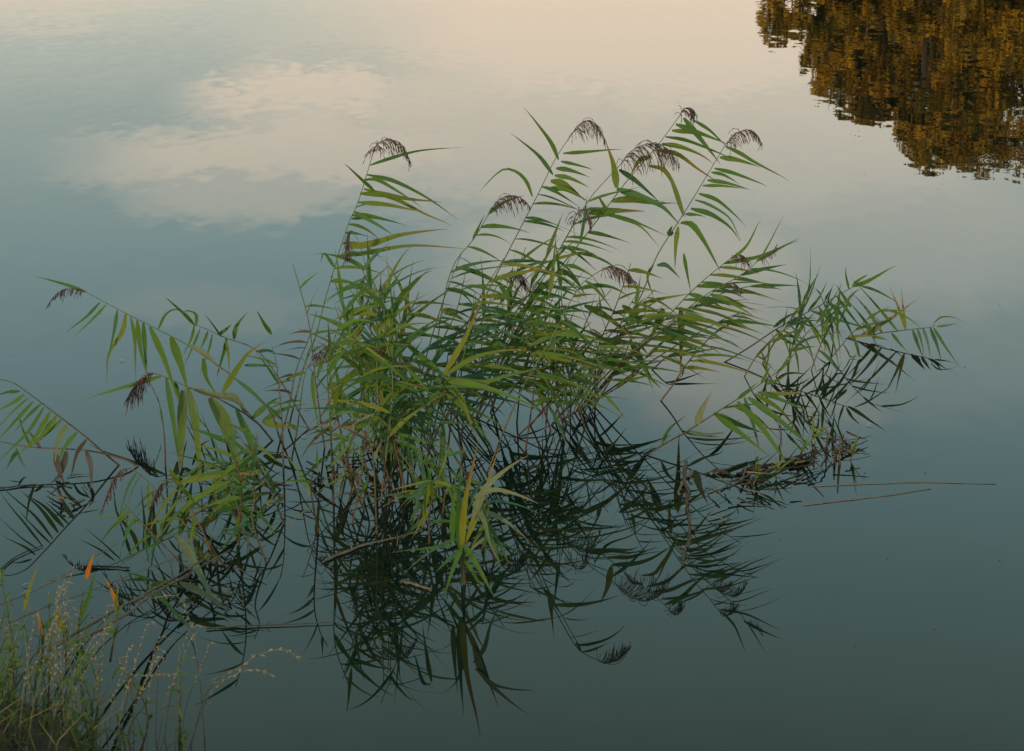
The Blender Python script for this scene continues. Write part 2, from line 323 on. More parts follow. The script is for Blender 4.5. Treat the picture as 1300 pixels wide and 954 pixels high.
# ------------------------------------------------------------------ ground and water
def shore(x): return np.interp(x, [-60, -3, -1.25, -.75, 0, 2, 8, 60], [9, 5.0, 4.22, 3.72, 3.45, 3.2, 2.6, 6])
xs = np.unique(np.concatenate([np.linspace(-900, -30, 14), np.linspace(-30, -4, 14), np.linspace(-4, 4, 81), np.linspace(4, 30, 14), np.linspace(30, 900, 14)]))
ys = np.unique(np.concatenate([np.linspace(-900, -20, 12), np.linspace(-20, 1, 14), np.linspace(1, 7, 61), np.linspace(7, 60, 18), np.linspace(60, 72, 13), np.linspace(72, 1500, 14)]))
V = []; 
for y in ys:
    for x in xs:
        near = shore(x) - y                       # > 0 on the near bank
        far = y - (63 + 1.2 * math.sin(x * .21))
        side = abs(x) - 85
        d = max(near, far, side)
        z = (.42 * (1 - math.exp(-d / .9)) + .05 * math.sin(x * 5.1 + y * 3.3) * min(d, 1) + min(max(d, 0), 300) * .004) if d > 0 else max(-1.4, d * .5)
        V.append((x, y, z))
nx = len(xs); Fc = [(j * nx + i, j * nx + i + 1, (j + 1) * nx + i + 1, (j + 1) * nx + i) for j in range(len(ys) - 1) for i in range(nx - 1)]
tag(link('ground', mesh('ground', V, Fc, 'earth')), 'dark damp earth of the pond banks', kind='structure')
tag(link('water', mesh('water', [(-95, -20, 0), (95, -20, 0), (95, 70, 0), (-95, 70, 0)], [(0, 1, 2, 3)], 'water', smooth=False)), 'still dark pond water mirroring the evening sky', kind='structure')

# ------------------------------------------------------------------ trees
def crownmat(name, a, b):
    m, n, l = mat(name)
    g = n.new('ShaderNodeNewGeometry'); nz = n.new('ShaderNodeTexNoise'); nz.inputs['Scale'].default_value = 1.1; nz.inputs['Detail'].default_value = 2; l.new(g.outputs['Position'], nz.inputs['Vector'])
    ad = n.new('ShaderNodeMath'); ad.operation = 'MULTIPLY_ADD'; l.new(g.outputs['Random Per Island'], ad.inputs[0]); ad.inputs[1].default_value = .30; l.new(nz.outputs['Fac'], ad.inputs[2])
    mr = n.new('ShaderNodeMapRange'); l.new(ad.outputs[0], mr.inputs[0]); mr.inputs[1].default_value = .50; mr.inputs[2].default_value = .86
    mx = n.new('ShaderNodeMix'); mx.data_type = 'RGBA'; l.new(mr.outputs[0], mx.inputs[0]); mx.inputs[6].default_value = (*a, 1); mx.inputs[7].default_value = (*b, 1)
    p = n.new('ShaderNodeBsdfPrincipled'); l.new(mx.outputs[2], p.inputs['Base Color']); p.inputs['Roughness'].default_value = .6; p.inputs['Specular IOR Level'].default_value = .2
    tl = n.new('ShaderNodeBsdfTranslucent'); l.new(mx.outputs[2], tl.inputs[0]); ms = n.new('ShaderNodeMixShader'); ms.inputs[0].default_value = .3
    l.new(p.outputs[0], ms.inputs[1]); l.new(tl.outputs[0], ms.inputs[2]); o = n.new('ShaderNodeOutputMaterial'); l.new(ms.outputs[0], o.inputs[0]); return m
M['gold'] = crownmat('golden_foliage', (.11, .085, .010), (.66, .36, .022))
M['rust'] = crownmat('rust_foliage', (.10, .07, .012), (.56, .29, .020))
M['summer'] = crownmat('green_foliage', (.04, .07, .015), (.10, .13, .03))
def tree(label, x, y, h, r, mt, n=9000, leaf=.17, low=.12, group='trees on the far bank', cat='tree'):
    root = bpy.data.objects.new('broadleaf_tree', None); COL.objects.link(root); root.location = (x, y, .3); tag(root, label, cat, group)
    o = np.array([0, 0, 0.])
    v, f, uv = tube([np.array([ga(.03) * i, ga(.03) * i, h * .8 * i / 7 - .3]) for i in range(8)], np.linspace(.028 * h, .006 * h, 8), 8); 
    link('trunk', mesh('trunk', v, f, 'bark', uv), root)
    cl = []
    for k in range(46):
        u = rnd(); z = h * (low + (1 - low) * u); prof = r * (1 - u ** 3.2 * .75)
        a = rnd() * 6.283; rr = prof * math.sqrt(rnd()) * .95; cl.append((rr * math.cos(a), rr * math.sin(a), min(z, h * .96), r * random.uniform(.2, .42)))
    cl.append((0, 0, h * .93, r * .22))
    for k in range(12):
        c = cl[k]; s = np.array([0, 0, c[2] * .6]); e = np.array(c[:3]); v, f, uv = tube([s, (s + e) / 2 + np.array([0, 0, .2]), e], [.012 * h, .007 * h, .002 * h], 5); link('limb', mesh('limb', v, f, 'bark', uv), root)
    c = np.array(cl); wts = c[:, 3] ** 2; idx = np.random.choice(len(c), n, p=wts / wts.sum())
    d = np.random.normal(size=(n, 3)); d /= np.linalg.norm(d, axis=1)[:, None]; rad = np.random.uniform(.35, 1.08, n) ** .6
    P = c[idx, :3] + d * (c[idx, 3] * rad)[:, None] * np.array([1, 1, .85]); P[:, 2] = np.maximum(P[:, 2], .1)
    a = np.random.normal(size=(n, 3)); a /= np.linalg.norm(a, axis=1)[:, None]; b = np.cross(a, np.random.normal(size=(n, 3))); b /= np.linalg.norm(b, axis=1)[:, None]
    s = leaf * np.random.uniform(.5, 1.2, n)[:, None]
    Q = np.stack([P - a * s, P + b * s * .5, P + a * s, P - b * s * .5], 1).reshape(-1, 3)
    me = bpy.data.meshes.new('crown'); me.vertices.add(len(Q)); me.vertices.foreach_set('co', Q.ravel().astype(np.float32))
    me.loops.add(n * 4); me.loops.foreach_set('vertex_index', np.arange(n * 4, dtype=np.int32)); me.polygons.add(n); me.polygons.foreach_set('loop_start', np.arange(0, n * 4, 4, dtype=np.int32))
    me.update(calc_edges=True); me.materials.append(M[mt]); link('crown', me, root); return root
for lb, x, y, h, r, mt_, n_ in [
    ('low golden bush at the left end of the far bank trees', 8.9, 61.5, 4.0, 1.3, 'gold', 5000),
    ('slim golden tree second from the left on the far bank', 10.5, 62.5, 5.9, 1.35, 'gold', 9000),
    ('rust coloured tree between the slim tree and the tall golden tree', 12.4, 64, 7.1, 1.8, 'rust', 11000),
    ('broad golden tree filling the step below the tall golden tree', 13.6, 62.5, 7.5, 1.9, 'gold', 14000),
    ('tall golden tree with the highest crown on the far bank', 15.0, 64, 8.6, 2.7, 'gold', 19000),
    ('rust brown tree behind the tall golden tree', 13.2, 67.5, 7.8, 2.6, 'rust', 12000),
    ('golden tree right behind the tallest crown', 17.4, 66, 9.0, 2.7, 'gold', 12000),
    ('wide golden tree right of the tall golden tree', 19.0, 63.5, 8.0, 2.6, 'gold', 13000),
    ('rust brown tree at the right end of the far bank', 23.4, 65, 8.8, 3.0, 'rust', 12000)]:
    tree(lb, x, y, h, r, mt_, int(n_ * 1.35), .135, .02)
# ------------------------------------------------------------------ tall flowering reeds, traced one by one
GC0 = 'reeds at the low middle of the clump'
G1 = 'flowering reeds rising out of the clump'
mixA = ('olive', 'green', 'blue')
reed('reed with the upper left plume of the clump, leaves combed to the right', [(366, 545), (384, 471), (399, 433), (416, 369), (441, 288), (455, 256), (472.4, 199)], 520, 8, .52, .84, -6, 10, 62, .35,
     pan=[(478, 184), (492, 177), (506, 181), (514, 192), (521, 206)], pdroop=27, mt='olive', mixm=('green',), group=G1, smt='stem',
     leaves=[([(470, 210), (490, 203), (530, 192), (574, 188)], 6, 'green'), ([(476, 243), (459, 228), (442, 212)], 6, 'green'), ([(466, 222), (500, 230), (540, 250), (572, 272)], 7, 'green'),
             ([(462, 229), (478, 228), (500, 240), (528, 258)], 7, 'green'), ([(457, 246), (485, 247), (520, 253), (552, 256)], 10, 'olive'), ([(462, 240), (500, 252), (540, 272), (566, 283)], 8, 'olive'),
             ([(455, 257), (490, 260), (516, 265), (530, 268)], 8, 'olive'), ([(450, 269), (470, 280), (494, 295)], 8, 'green'), ([(437, 314), (470, 310), (510, 298), (556, 292)], 12, 'olive'), ([(446, 278), (464, 277)], 5, 'green'),
             ([(430, 325), (460, 322), (520, 312), (578, 315)], 8, 'olive'), ([(425, 340), (412, 322), (408, 330)], 6, 'green')])
reed('tall reed with an arched plume at the top middle and two leaves pointing up left', [(560, 505), (600, 410), (657, 297), (684, 245), (706, 200), (725.8, 171)], 435, 9, .42, .82, -18, 9, 62, .3,
     pan=[(734, 159), (744, 154), (754, 157), (762, 166), (768, 178)], pdroop=28, mt='green', mixm=mixA, group=G1,
     leaves=[([(709, 203), (700, 182), (681, 156), (668, 140)], 7, 'green'), ([(702, 222), (684, 198), (656, 175)], 7, 'green'), ([(676, 250), (668, 230), (655, 218), (640, 215), (626, 225), (612, 240)], 6, 'green'), ([(715, 195), (745, 193), (780, 190)], 6, 'green'),
             ([(712, 205), (730, 209), (748, 214)], 6, 'green'), ([(706, 214), (722, 216), (743, 223)], 8, 'green'), ([(704, 223), (722, 226), (742, 235)], 8, 'green'), ([(699, 230), (716, 234), (737, 250)], 12, 'olive'), ([(695, 240), (716, 240), (740, 252)], 10, 'green')])
reed('tall reed right of the arched top plume with one broad yellow brown leaf', [(565, 530), (630, 430), (695, 341), (745, 258), (770, 228), (788, 209)], 482, 9, .45, .85, -12, 12, 70, .3,
     pan=[(799, 194), (820, 183), (838, 184), (850, 192), (858, 205)], pdroop=46, pn=34, mt='green', mixm=mixA, group=G1,
     leaves=[([(783, 239), (779, 210), (771, 186)], 12, 'olive'), ([(786, 216), (805, 228), (830, 250)], 10, 'blue'), ([(783, 240), (812, 250), (840, 262), (858, 280)], 14, 'green'), ([(776, 256), (800, 254), (828, 258), (855, 258)], 11, 'olive'), ([(747, 271), (778, 268), (810, 268)], 12, 'olive'), ([(760, 250), (776, 272), (812, 287), (832, 308)], 7, 'olive')])
reed('tallest reed, its small dark plume the highest point of the clump', [(575, 535), (640, 430), (723, 325), (762, 275), (795, 231), (834, 186), (863, 147)], 470, 6, .4, .72, -12, 12, 70, .3,
     pan=[(868, 139), (874, 137), (879, 143), (880, 152)], pdroop=22, pn=22, mt='green', mixm=mixA, group=G1,
     leaves=[([(868, 150), (884, 170), (908, 200)], 10, 'green'), ([(881, 153), (900, 165), (918, 182)], 6, 'green'), ([(858, 158), (880, 166), (916, 180)], 9, 'green'), ([(853, 166), (876, 168), (905, 175)], 8, 'olive'), ([(845, 174), (870, 178), (902, 190), (925, 200)], 6, 'green'),
             ([(840, 183), (862, 186), (888, 196), (903, 206)], 9, 'olive'), ([(832, 191), (860, 196), (885, 214), (906, 228)], 8, 'yellow'), ([(824, 211), (843, 216), (858, 240), (868, 268)], 8, 'olive'), ([(826, 199), (812, 204), (803, 218)], 9, 'olive')])
reed('slender reed with a plume at the far upper right of the clump', [(735, 522), (755, 490), (775, 450), (800, 402), (817, 369), (834, 325), (872.6, 264), (921, 184)], 471, 0, pan=[(930, 173), (940, 167), (950, 165), (960, 171), (967, 183)], pdroop=24, group=G1,
     leaves=[([(921, 186), (940, 195), (958, 206), (992, 224)], 7, 'green'), ([(914, 200), (935, 203), (958, 210)], 9, 'green'), ([(907, 214), (928, 219), (948, 226), (968, 234)], 7, 'green'), ([(903, 219), (918, 222), (934, 231)], 6, 'green'), ([(898, 229), (920, 232), (946, 239)], 7, 'green'), ([(892, 236), (915, 236), (940, 239)], 6, 'green'),
             ([(887, 246), (910, 254), (934, 274), (945, 286)], 8, 'green'), ([(882, 254), (900, 260), (925, 276), (937, 298)], 5, 'green'), ([(877, 265), (902, 272), (925, 287), (937, 302)], 9, 'green'), ([(870, 272), (885, 273), (893, 275)], 6, 'green'),
             ([(864, 283), (878, 285), (893, 305), (910, 336)], 11, 'green'), ([(861, 288), (858, 310), (857, 335)], 8, 'olive'), ([(855, 295), (849, 297), (853, 288)], 9, 'blue'), ([(834, 337), (846, 337), (860, 350)], 8, 'blue'), ([(868, 322), (871, 340), (876, 366)], 6, 'green'),
             ([(868, 275), (850, 225), (838, 205)], 6, 'olive'), ([(830, 335), (822, 352), (828, 372)], 5, 'green')])
reed('reed left of centre with a short arched plume leaning over its tip', [(545, 540), (560, 400), (576, 337), (602, 303), (623, 267)], 490, 9, .4, .95, -14, 14, 60, .35,
     pan=[(632, 255), (645, 249), (656, 249), (665, 254), (672, 262)], pdroop=24, mt='green', mixm=mixA, group=G1, leaves=[([(600, 305), (608, 288), (614, 275)], 5, 'green'), ([(620, 272), (640, 257), (660, 250)], 7, 'green')])
reed('reed with a drooping plume hanging over the left shoulder of the clump', [(520, 560), (480, 420), (462, 330), (452, 300), (447, 293)], 545, 8, .35, .9, 150, 50, 70, .5, pan=[(444, 294), (442, 304), (440, 320), (439, 330)], pdroop=26, pn=16, mt='green', mixm=mixA, group=G1)
reed('reed with a dark plume hanging just below the left shoulder plume', [(500, 565), (485, 440), (478, 370), (466, 350)], 545, 8, .35, .9, 160, 50, 70, .5, pan=[(462, 352), (460, 362), (458, 384)], pdroop=22, pn=14, mt='blue', mixm=mixA, group=G1)
reed('reed with a purple plume in the middle of the clump above its thickest leaves', [(585, 560), (600, 450), (625, 375), (640, 352)], 540, 10, .3, .95, -10, 35, 75, .35, pan=[(648, 346), (656, 347), (663, 354), (670, 366)], pdroop=26, pn=24, mt='green', mixm=mixA, group=G1)
reed('reed with a star shaped purple plume in the upper middle of the clump', [(600, 540), (650, 430), (700, 335), (728, 285)], 500, 9, .4, .95, -15, 15, 68, .35, pan=[(733, 270), (741, 266), (748, 276), (750, 292)], pdroop=24, pn=18, mt='green', mixm=mixA, group=G1)
reed('near reed with a plume above the right end of the bare water gap', [(618, 602), (660, 500), (700, 430), (735, 365), (764, 343)], 598, 7, .45, .97, 5, 30, 70, .35, pan=[(772, 339), (784, 340), (795, 346), (806, 358)], pdroop=28, mt='green', mixm=mixA, group=G1)
reed('right leaning reed ending in a small plume and two spiky tip leaves', [(735, 522), (759, 487), (803, 445), (828, 423), (878, 370), (909, 343), (928, 328)], 558, 12, .5, .97, -14, 8, 78, .12, pan=[(936, 323), (944, 326), (951, 336)], pdroop=18, pn=16, mt='green', mixm=('olive',), w=9.5, group=G1,
     leaves=[([(928, 330), (948, 312), (962, 285)], 5, 'green'), ([(926, 332), (960, 327), (1002, 310)], 7, 'green')])
reed('right leaning reed with a faint plume and a thin forked tip', [(735, 525), (790, 460), (850, 410), (900, 372), (940, 350), (964, 330)], 566, 11, .5, .97, -10, 8, 80, .12, pan=[(972, 325), (980, 320), (987, 310)], pdroop=10, pn=8, mt='green', mixm=('olive', 'blue'), w=9, group=G1,
     leaves=[([(964, 330), (975, 312), (991, 281)], 3, 'green'), ([(960, 332), (985, 318), (1008, 306)], 7, 'green')])
reed('leaning reed under the right plumes with a purple tuft among its blades', [(740, 520), (800, 455), (860, 405), (905, 372), (922, 362)], 560, 10, .45, .97, -16, 9, 82, .12, pan=[(930, 360), (937, 364), (942, 372)], pdroop=14, pn=12, mt='olive', mixm=('green',), w=10, group=G1)

# ------------------------------------------------------------------ left side reeds
GL = 'reeds arching out on the left of the clump'
reed('long reed arching left, its plume tip farthest left and leaves hanging in a row', [(356, 560), (341, 520), (300, 482), (259, 452), (232, 435), (185, 411), (150, 393), (109, 371)], 550, 0, pan=[(98, 367), (82, 368), (70, 375), (60, 389)], pdroop=15, pn=20, group=GL,
     leaves=[([(109, 371), (85, 362), (53, 353)], 6, 'green'), ([(127, 384), (110, 402), (89, 418)], 5, 'green'), ([(135, 387), (118, 405), (98, 424)], 5, 'green'), ([(149, 394), (145, 420), (139, 448)], 6, 'green'), ([(160, 398), (155, 422), (138, 450), (136, 478)], 8, 'olive'),
             ([(166, 402), (171, 430), (172, 474)], 6, 'green'), ([(174, 407), (178, 440), (186, 474)], 9, 'green'), ([(182, 410), (184, 440), (186, 472)], 8, 'green'), ([(190, 415), (207, 452), (220, 490), (226, 510)], 11, 'green'), ([(217, 428), (230, 465), (238, 495)], 14, 'green'),
             ([(201, 418), (210, 400), (222, 393), (236, 398)], 5, 'green'), ([(258, 455), (262, 480), (273, 498)], 9, 'green'), ([(282, 500), (300, 470), (316, 448), (335, 435)], 11, 'olive'), ([(240, 438), (262, 450), (280, 470)], 8, 'pale'), ([(300, 482), (322, 500), (350, 528)], 7, 'blue')])
reed('shorter reed behind the long left reed with a hooked leaf at its tip', [(392, 545), (360, 490), (327, 446), (286, 429), (262, 418), (245, 412)], 500, 0, group=GL,
     leaves=[([(247, 413), (235, 400), (215, 382)], 6, 'green'), ([(249, 413), (249, 400), (240, 395), (232, 396)], 6, 'green'), ([(247, 413), (243, 430), (234, 448)], 5, 'green'), ([(254, 418), (246, 438), (236, 460)], 4, 'green'), ([(264, 421), (260, 432), (254, 444)], 5, 'green'), ([(270, 424), (265, 445), (256, 470)], 4, 'green'),
             ([(288, 430), (284, 448), (277, 472)], 6, 'green'), ([(297, 431), (300, 415), (311, 400)], 8, 'green'), ([(276, 425), (284, 421), (292, 414)], 8, 'green'), ([(286, 430), (290, 450), (291, 472)], 5, 'olive'), ([(281, 428), (270, 412), (262, 402)], 3, 'green'), ([(345, 425), (336, 412), (328, 398)], 7, 'green'), ([(310, 464), (330, 464), (350, 466)], 6, 'blue'), ([(325, 447), (340, 445), (348, 448)], 6, 'green')])
reed('reed on the left whose dark shaggy plume hangs down to the water', [(346, 560), (322, 533), (280, 508), (259, 500), (237, 491), (210, 479), (198, 475)], 540, 0, pan=[(190, 474), (180, 482), (170, 492), (160, 508)], pdroop=38, pn=26, group=GL, rad=.004,
     leaves=[([(205, 478), (170, 488), (120, 503)], 8, 'green'), ([(211, 480), (218, 520), (226, 575)], 10, 'green'), ([(222, 484), (226, 500), (234, 520)], 8, 'green'), ([(232, 495), (231, 540), (229, 588)], 17, 'olive'), ([(238, 492), (248, 535), (254, 600)], 15, 'olive'), ([(266, 505), (285, 535), (297, 570), (304, 600)], 22, 'olive'),
             ([(246, 494), (275, 502), (300, 510), (320, 530)], 12, 'pale'), ([(300, 520), (318, 560), (328, 600)], 12, 'green'), ([(320, 531), (345, 510), (360, 504)], 11, 'green'), ([(333, 535), (360, 520), (383, 514)], 10, 'green'), ([(333, 535), (352, 540), (368, 543)], 12, 'olive'), ([(240, 500), (252, 530), (264, 545)], 5, 'green'),
             ([(284, 500), (300, 505), (312, 525), (322, 535)], 9, 'pale')])
reed('reed at the left edge arching out of the frame, leaves hanging down left', [(151, 591), (133, 576), (109, 555), (74, 528), (41, 503), (16, 486), (-6, 482), (-24, 488)], 610, 0, group=GL,
     leaves=[([(25, 497), (10, 498), (-6, 503)], 6, 'green'), ([(31, 501), (16, 512), (-4, 522)], 7, 'green'), ([(36, 505), (14, 525), (-4, 546)], 4, 'green'), ([(42, 510), (22, 532), (0, 556)], 7, 'green'), ([(52, 513), (36, 528), (20, 546)], 6, 'green'), ([(56, 517), (36, 548), (12, 572), (-5, 590)], 7, 'green'), ([(64, 523), (45, 555), (28, 573)], 9, 'green'),
             ([(72, 528), (52, 555), (34, 570)], 9, 'green'), ([(79, 532), (66, 545), (53, 557)], 6, 'green'), ([(86, 538), (74, 560), (70, 585)], 11, 'pale'), ([(98, 549), (82, 568), (74, 588)], 8, 'green'), ([(110, 558), (98, 575), (92, 598)], 7, 'brown')])
reed('reed lying almost flat over the water at the left edge with limp brown leaves', [(175, 593), (166, 587), (150, 581), (109, 572), (41, 568), (0, 561), (-30, 556)], 592, 0, group=GL,
     leaves=[([(109, 572), (115, 590), (116, 610), (112, 632)], 10, 'brown', 0), ([(70, 574), (76, 600), (84, 618)], 12, 'brown', 0), ([(84, 573), (78, 600), (60, 618)], 12, 'brown', 0), ([(22, 572), (14, 585), (7, 598)], 8, 'green', 0), ([(20, 568), (26, 583), (32, 594)], 4, 'green'), ([(40, 568), (30, 548), (24, 528)], 5, 'green'), ([(52, 570), (42, 555), (36, 548)], 6, 'brown')])
reed('upright thin blade standing alone left of the long hanging leaves', [(210, 592), (209, 560), (205, 520)], None, 2, .3, .9, 100, 8, 40, .1, mt='green', w=4, group=GL)
for i, (lb, st, g, a, sp, m_, nn_) in enumerate([
    ('thin red brown reed crossing the left end of the clump', [(356, 558), (366, 520), (376, 470), (392, 430), (402, 395)], 540, 190, 12, 'brown', 7),
    ('straight bare reed stalk just left of the red brown one', [(360, 600), (358, 540), (352, 470), (345, 440)], 590, 170, 30, 'green', 4),
    ('green reed with a rusty upper leaf at the left end of the clump', [(412, 570), (400, 480), (392, 410), (372, 336)], 540, 60, 40, 'green', 7)]):
    reed(lb, st, g, nn_, .3, .92, a, sp, 42, .2, mt=m_, w=6, smt='stem_red', group=GL)
reed('leafy reed nodding to the left with a purple plume beside the left pond edge', [(262, 716), (236, 668), (205, 630), (182, 606), (165, 595)], 690, 9, .35, .98, 245, 22, 70, .3, pan=[(154, 597), (144, 610), (136, 628), (129, 650)], pdroop=20, pn=18, mt='green', mixm=('blue', 'olive'), w=7, group=GL)
reed('leafy reed with a plume drooping into its own fan of narrow leaves', [(275, 720), (255, 670), (232, 632), (215, 612)], 700, 11, .3, .98, 262, 26, 80, .3, pan=[(206, 614), (199, 625), (190, 646)], pdroop=18, pn=16, mt='green', mixm=('blue', 'olive'), w=7, group=GL)
reed('low fan of narrow green leaves over the left water', [(240, 725), (205, 690), (172, 655), (158, 640)], 705, 11, .4, .99, 250, 34, 80, .25, mt='green', mixm=('blue',), w=6, group=GL)
reed('reed with one large pale leaf falling toward the left bank', [(288, 722), (262, 690), (236, 668), (222, 650)], 700, 8, .2, .95, 255, 30, 75, .3, mt='green', mixm=('olive',), w=8, group=GL,
     leaves=[([(222, 676), (238, 700), (252, 725), (268, 756)], 17, 'pale'), ([(225, 655), (240, 640), (262, 625), (290, 612)], 12, 'green'), ([(230, 612), (270, 604), (318, 601)], 13, 'olive')])
reed('reed with crossing broad leaves between the left fan and the clump', [(318, 700), (300, 640), (285, 600), (262, 590)], 680, 7, .2, .9, 220, 45, 75, .3, mt='olive', mixm=('green',), w=10, group=GL,
     leaves=[([(215, 596), (235, 625), (262, 650)], 10, 'olive'), ([(290, 612), (262, 625), (238, 650)], 13, 'green')])
reed('short reed near the left bank with long leaves pointing down right', [(215, 760), (205, 745), (190, 735), (184, 738)], None, 3, .4, .95, 200, 30, 50, .2, mt='green', group=GL, w=8,
     leaves=[([(184, 740), (210, 765), (241, 797)], 8, 'green'), ([(228, 740), (255, 752), (285, 772)], 13, 'pale'), ([(190, 744), (210, 739), (228, 745)], 8, 'olive')])

# ------------------------------------------------------------------ right side reeds
GR = 'reeds sprawling over the water on the right'
reed('reed bent flat above the water at the far right with yellow and pink leaves', [(1076, 430), (1100, 426), (1127, 422), (1160, 418), (1184, 415), (1186, 408)], 436, 0, group=GR,
     leaves=[([(1091, 427), (1118, 412), (1140, 398), (1168, 377)], 6, 'pink', 0), ([(1100, 426), (1120, 412), (1142, 400)], 8, 'olive', 0), ([(1150, 419), (1141, 392), (1130, 366)], 6, 'yellow', 0), ([(1150, 419), (1147, 395), (1144, 366)], 5, 'yellow', 0), ([(1120, 423), (1102, 395), (1079, 369)], 7, 'pale', 0),
             ([(1110, 424), (1092, 400), (1075, 380)], 6, 'green', 0), ([(1132, 423), (1142, 436), (1153, 448)], 6, 'green', 0), ([(1105, 426), (1120, 430), (1128, 432)], 7, 'pale', 0), ([(1159, 419), (1166, 440), (1176, 461)], 7, 'green', 0), ([(1165, 418), (1170, 435), (1175, 458)], 6, 'olive', 0), ([(1172, 417), (1178, 436), (1182, 460)], 6, 'pale', 0), ([(1181, 416), (1190, 440), (1196, 462)], 7, 'green', 0),
             ([(1185, 416), (1200, 440), (1219, 467)], 6, 'green', 0), ([(1186, 410), (1195, 403), (1210, 403), (1223, 409)], 3, 'green', 0), ([(1189, 415), (1204, 413), (1217, 410)], 4, 'green', 0), ([(1140, 421), (1110, 385), (1080, 352)], 5, 'green', 0)])
reed('long reed leaning right with small leaves and a bare curved stalk', [(920, 460), (950, 442), (992, 414), (1030, 394), (1057, 379), (1082, 365), (1096, 358)], 440, 0, group=GR,
     leaves=[([(1084, 364), (1104, 356), (1130, 341)], 7, 'green'), ([(1092, 363), (1112, 369), (1134, 381)], 5, 'green'), ([(1082, 364), (1090, 356), (1100, 350)], 6, 'green'), ([(1080, 390), (1072, 378), (1063, 364)], 7, 'green'), ([(1078, 368), (1074, 350), (1074, 340)], 4, 'green'), ([(1062, 376), (1080, 400), (1096, 420)], 6, 'green'),
             ([(1050, 382), (1070, 402), (1084, 430)], 7, 'blue'), ([(1046, 386), (1060, 410), (1068, 428)], 5, 'blue'), ([(1030, 395), (1060, 405), (1104, 418)], 7, 'green'), ([(1020, 400), (1040, 425), (1050, 445)], 5, 'green'), ([(1015, 392), (1027, 365), (1029, 325)], 3, 'green'), ([(1022, 390), (1032, 365), (1040, 342)], 3, 'green'),
             ([(1026, 395), (1040, 378), (1048, 362)], 5, 'green'), ([(1000, 412), (1016, 410), (1030, 415)], 8, 'green'), ([(985, 418), (1000, 434), (1020, 439)], 7, 'green'), ([(1040, 388), (1046, 415), (1047, 444)], 5, 'pale'), ([(982, 416), (1000, 402), (1014, 396)], 6, 'blue')])
reed('small leafy shoot between the long right reed and the clump', [(968, 462), (985, 432), (1005, 405), (1026, 372)], 455, 10, .2, .95, 20, 60, 45, .2, mt='green', mixm=('blue',), w=6, group=GR)
reed('spiky shoot standing where the long right reed crosses the water', [(1000, 470), (1006, 440), (1012, 410), (1018, 385)], None, 8, .1, .95, 60, 60, 48, .3, mt='blue', mixm=('green',), w=6, group=GR)
reed('leafless thin shoot right of the spiky shoot', [(1058, 436), (1056, 410), (1046, 385), (1040, 370)], 436, 7, .1, .95, 110, 60, 40, .3, mt='green', mixm=('blue',), w=5, group=GR)
reed('low reed at the right with a fan of broad leaves falling toward the water', [(820, 578), (850, 560), (872, 548), (920, 517), (952, 497), (986, 473)], 556, 3, .5, .9, 20, 20, 50, .2, group=GR, mt='green', w=8,
     leaves=[([(884, 541), (892, 518), (904, 497)], 13, 'pale', 0), ([(906, 525), (935, 538), (972, 551)], 12, 'green', 0), ([(910, 528), (940, 550), (981, 583)], 11, 'green', 0), ([(936, 510), (965, 540), (992, 578)], 11, 'green'), ([(950, 505), (985, 530), (1024, 562)], 12, 'green'), ([(945, 505), (955, 535), (962, 562)], 8, 'blue'), ([(930, 515), (958, 528), (984, 552)], 7, 'green'),
             ([(962, 498), (985, 505), (1020, 520)], 8, 'green'), ([(958, 500), (990, 520), (1010, 545)], 8, 'olive'), ([(872, 548), (895, 552), (915, 550)], 7, 'pale'), ([(972, 488), (985, 484), (998, 476)], 6, 'green'), ([(986, 474), (996, 464), (1008, 450)], 5, 'green'), ([(968, 500), (1000, 500), (1018, 498)], 8, 'olive'), ([(840, 565), (850, 545), (868, 530)], 6, 'green')])
reed('reed with a dark tufted head bowed just above the water right of the stalk bundle', [(839, 509), (855, 488), (872, 462), (905, 425), (940, 395)], 505, 8, .3, .9, -10, 12, 80, .15, mt='green', mixm=('olive',), group=GR)
reed('short reed holding a dark drooping tuft close to the water', [(828, 470), (850, 452), (866, 462)], 470, 2, .3, .7, 5, 12, 60, .1, pan=[(868, 468), (867, 476), (865, 486)], pdroop=14, pn=14, group=GR)
reed('right leaning reed with a rusty stem and combed olive leaves', [(745, 512), (800, 452), (850, 415), (900, 380), (945, 365), (975, 362)], 552, 13, .42, .98, -15, 7, 75, .12, mt='olive', mixm=('green',), w=9, smt='stem_red', group=GR)
reed('low leaning reed at the right edge of the clump with narrow combed leaves', [(750, 512), (810, 470), (865, 435), (920, 405), (950, 395)], 545, 10, .45, .98, -18, 9, 62, .12, mt='green', mixm=('olive', 'blue'), w=8, group=GR)
reed('steep reed with one broad leaf hanging to the right of the water gap', [(730, 525), (770, 455), (800, 400), (815, 365)], 520, 6, .35, .95, 80, 40, 60, .3, mt='green', group=GR, w=8,
     leaves=[([(864, 390), (865, 430), (864, 468)], 11, 'olive'), ([(705, 385), (710, 420), (716, 480)], 9, 'olive'), ([(842, 392), (833, 415), (826, 428)], 15, 'green'), ([(800, 432), (815, 460), (826, 480), (836, 490)], 12, 'green'), ([(742, 388), (770, 402), (798, 425)], 12, 'olive'), ([(790, 388), (806, 400), (822, 416)], 10, 'green')])
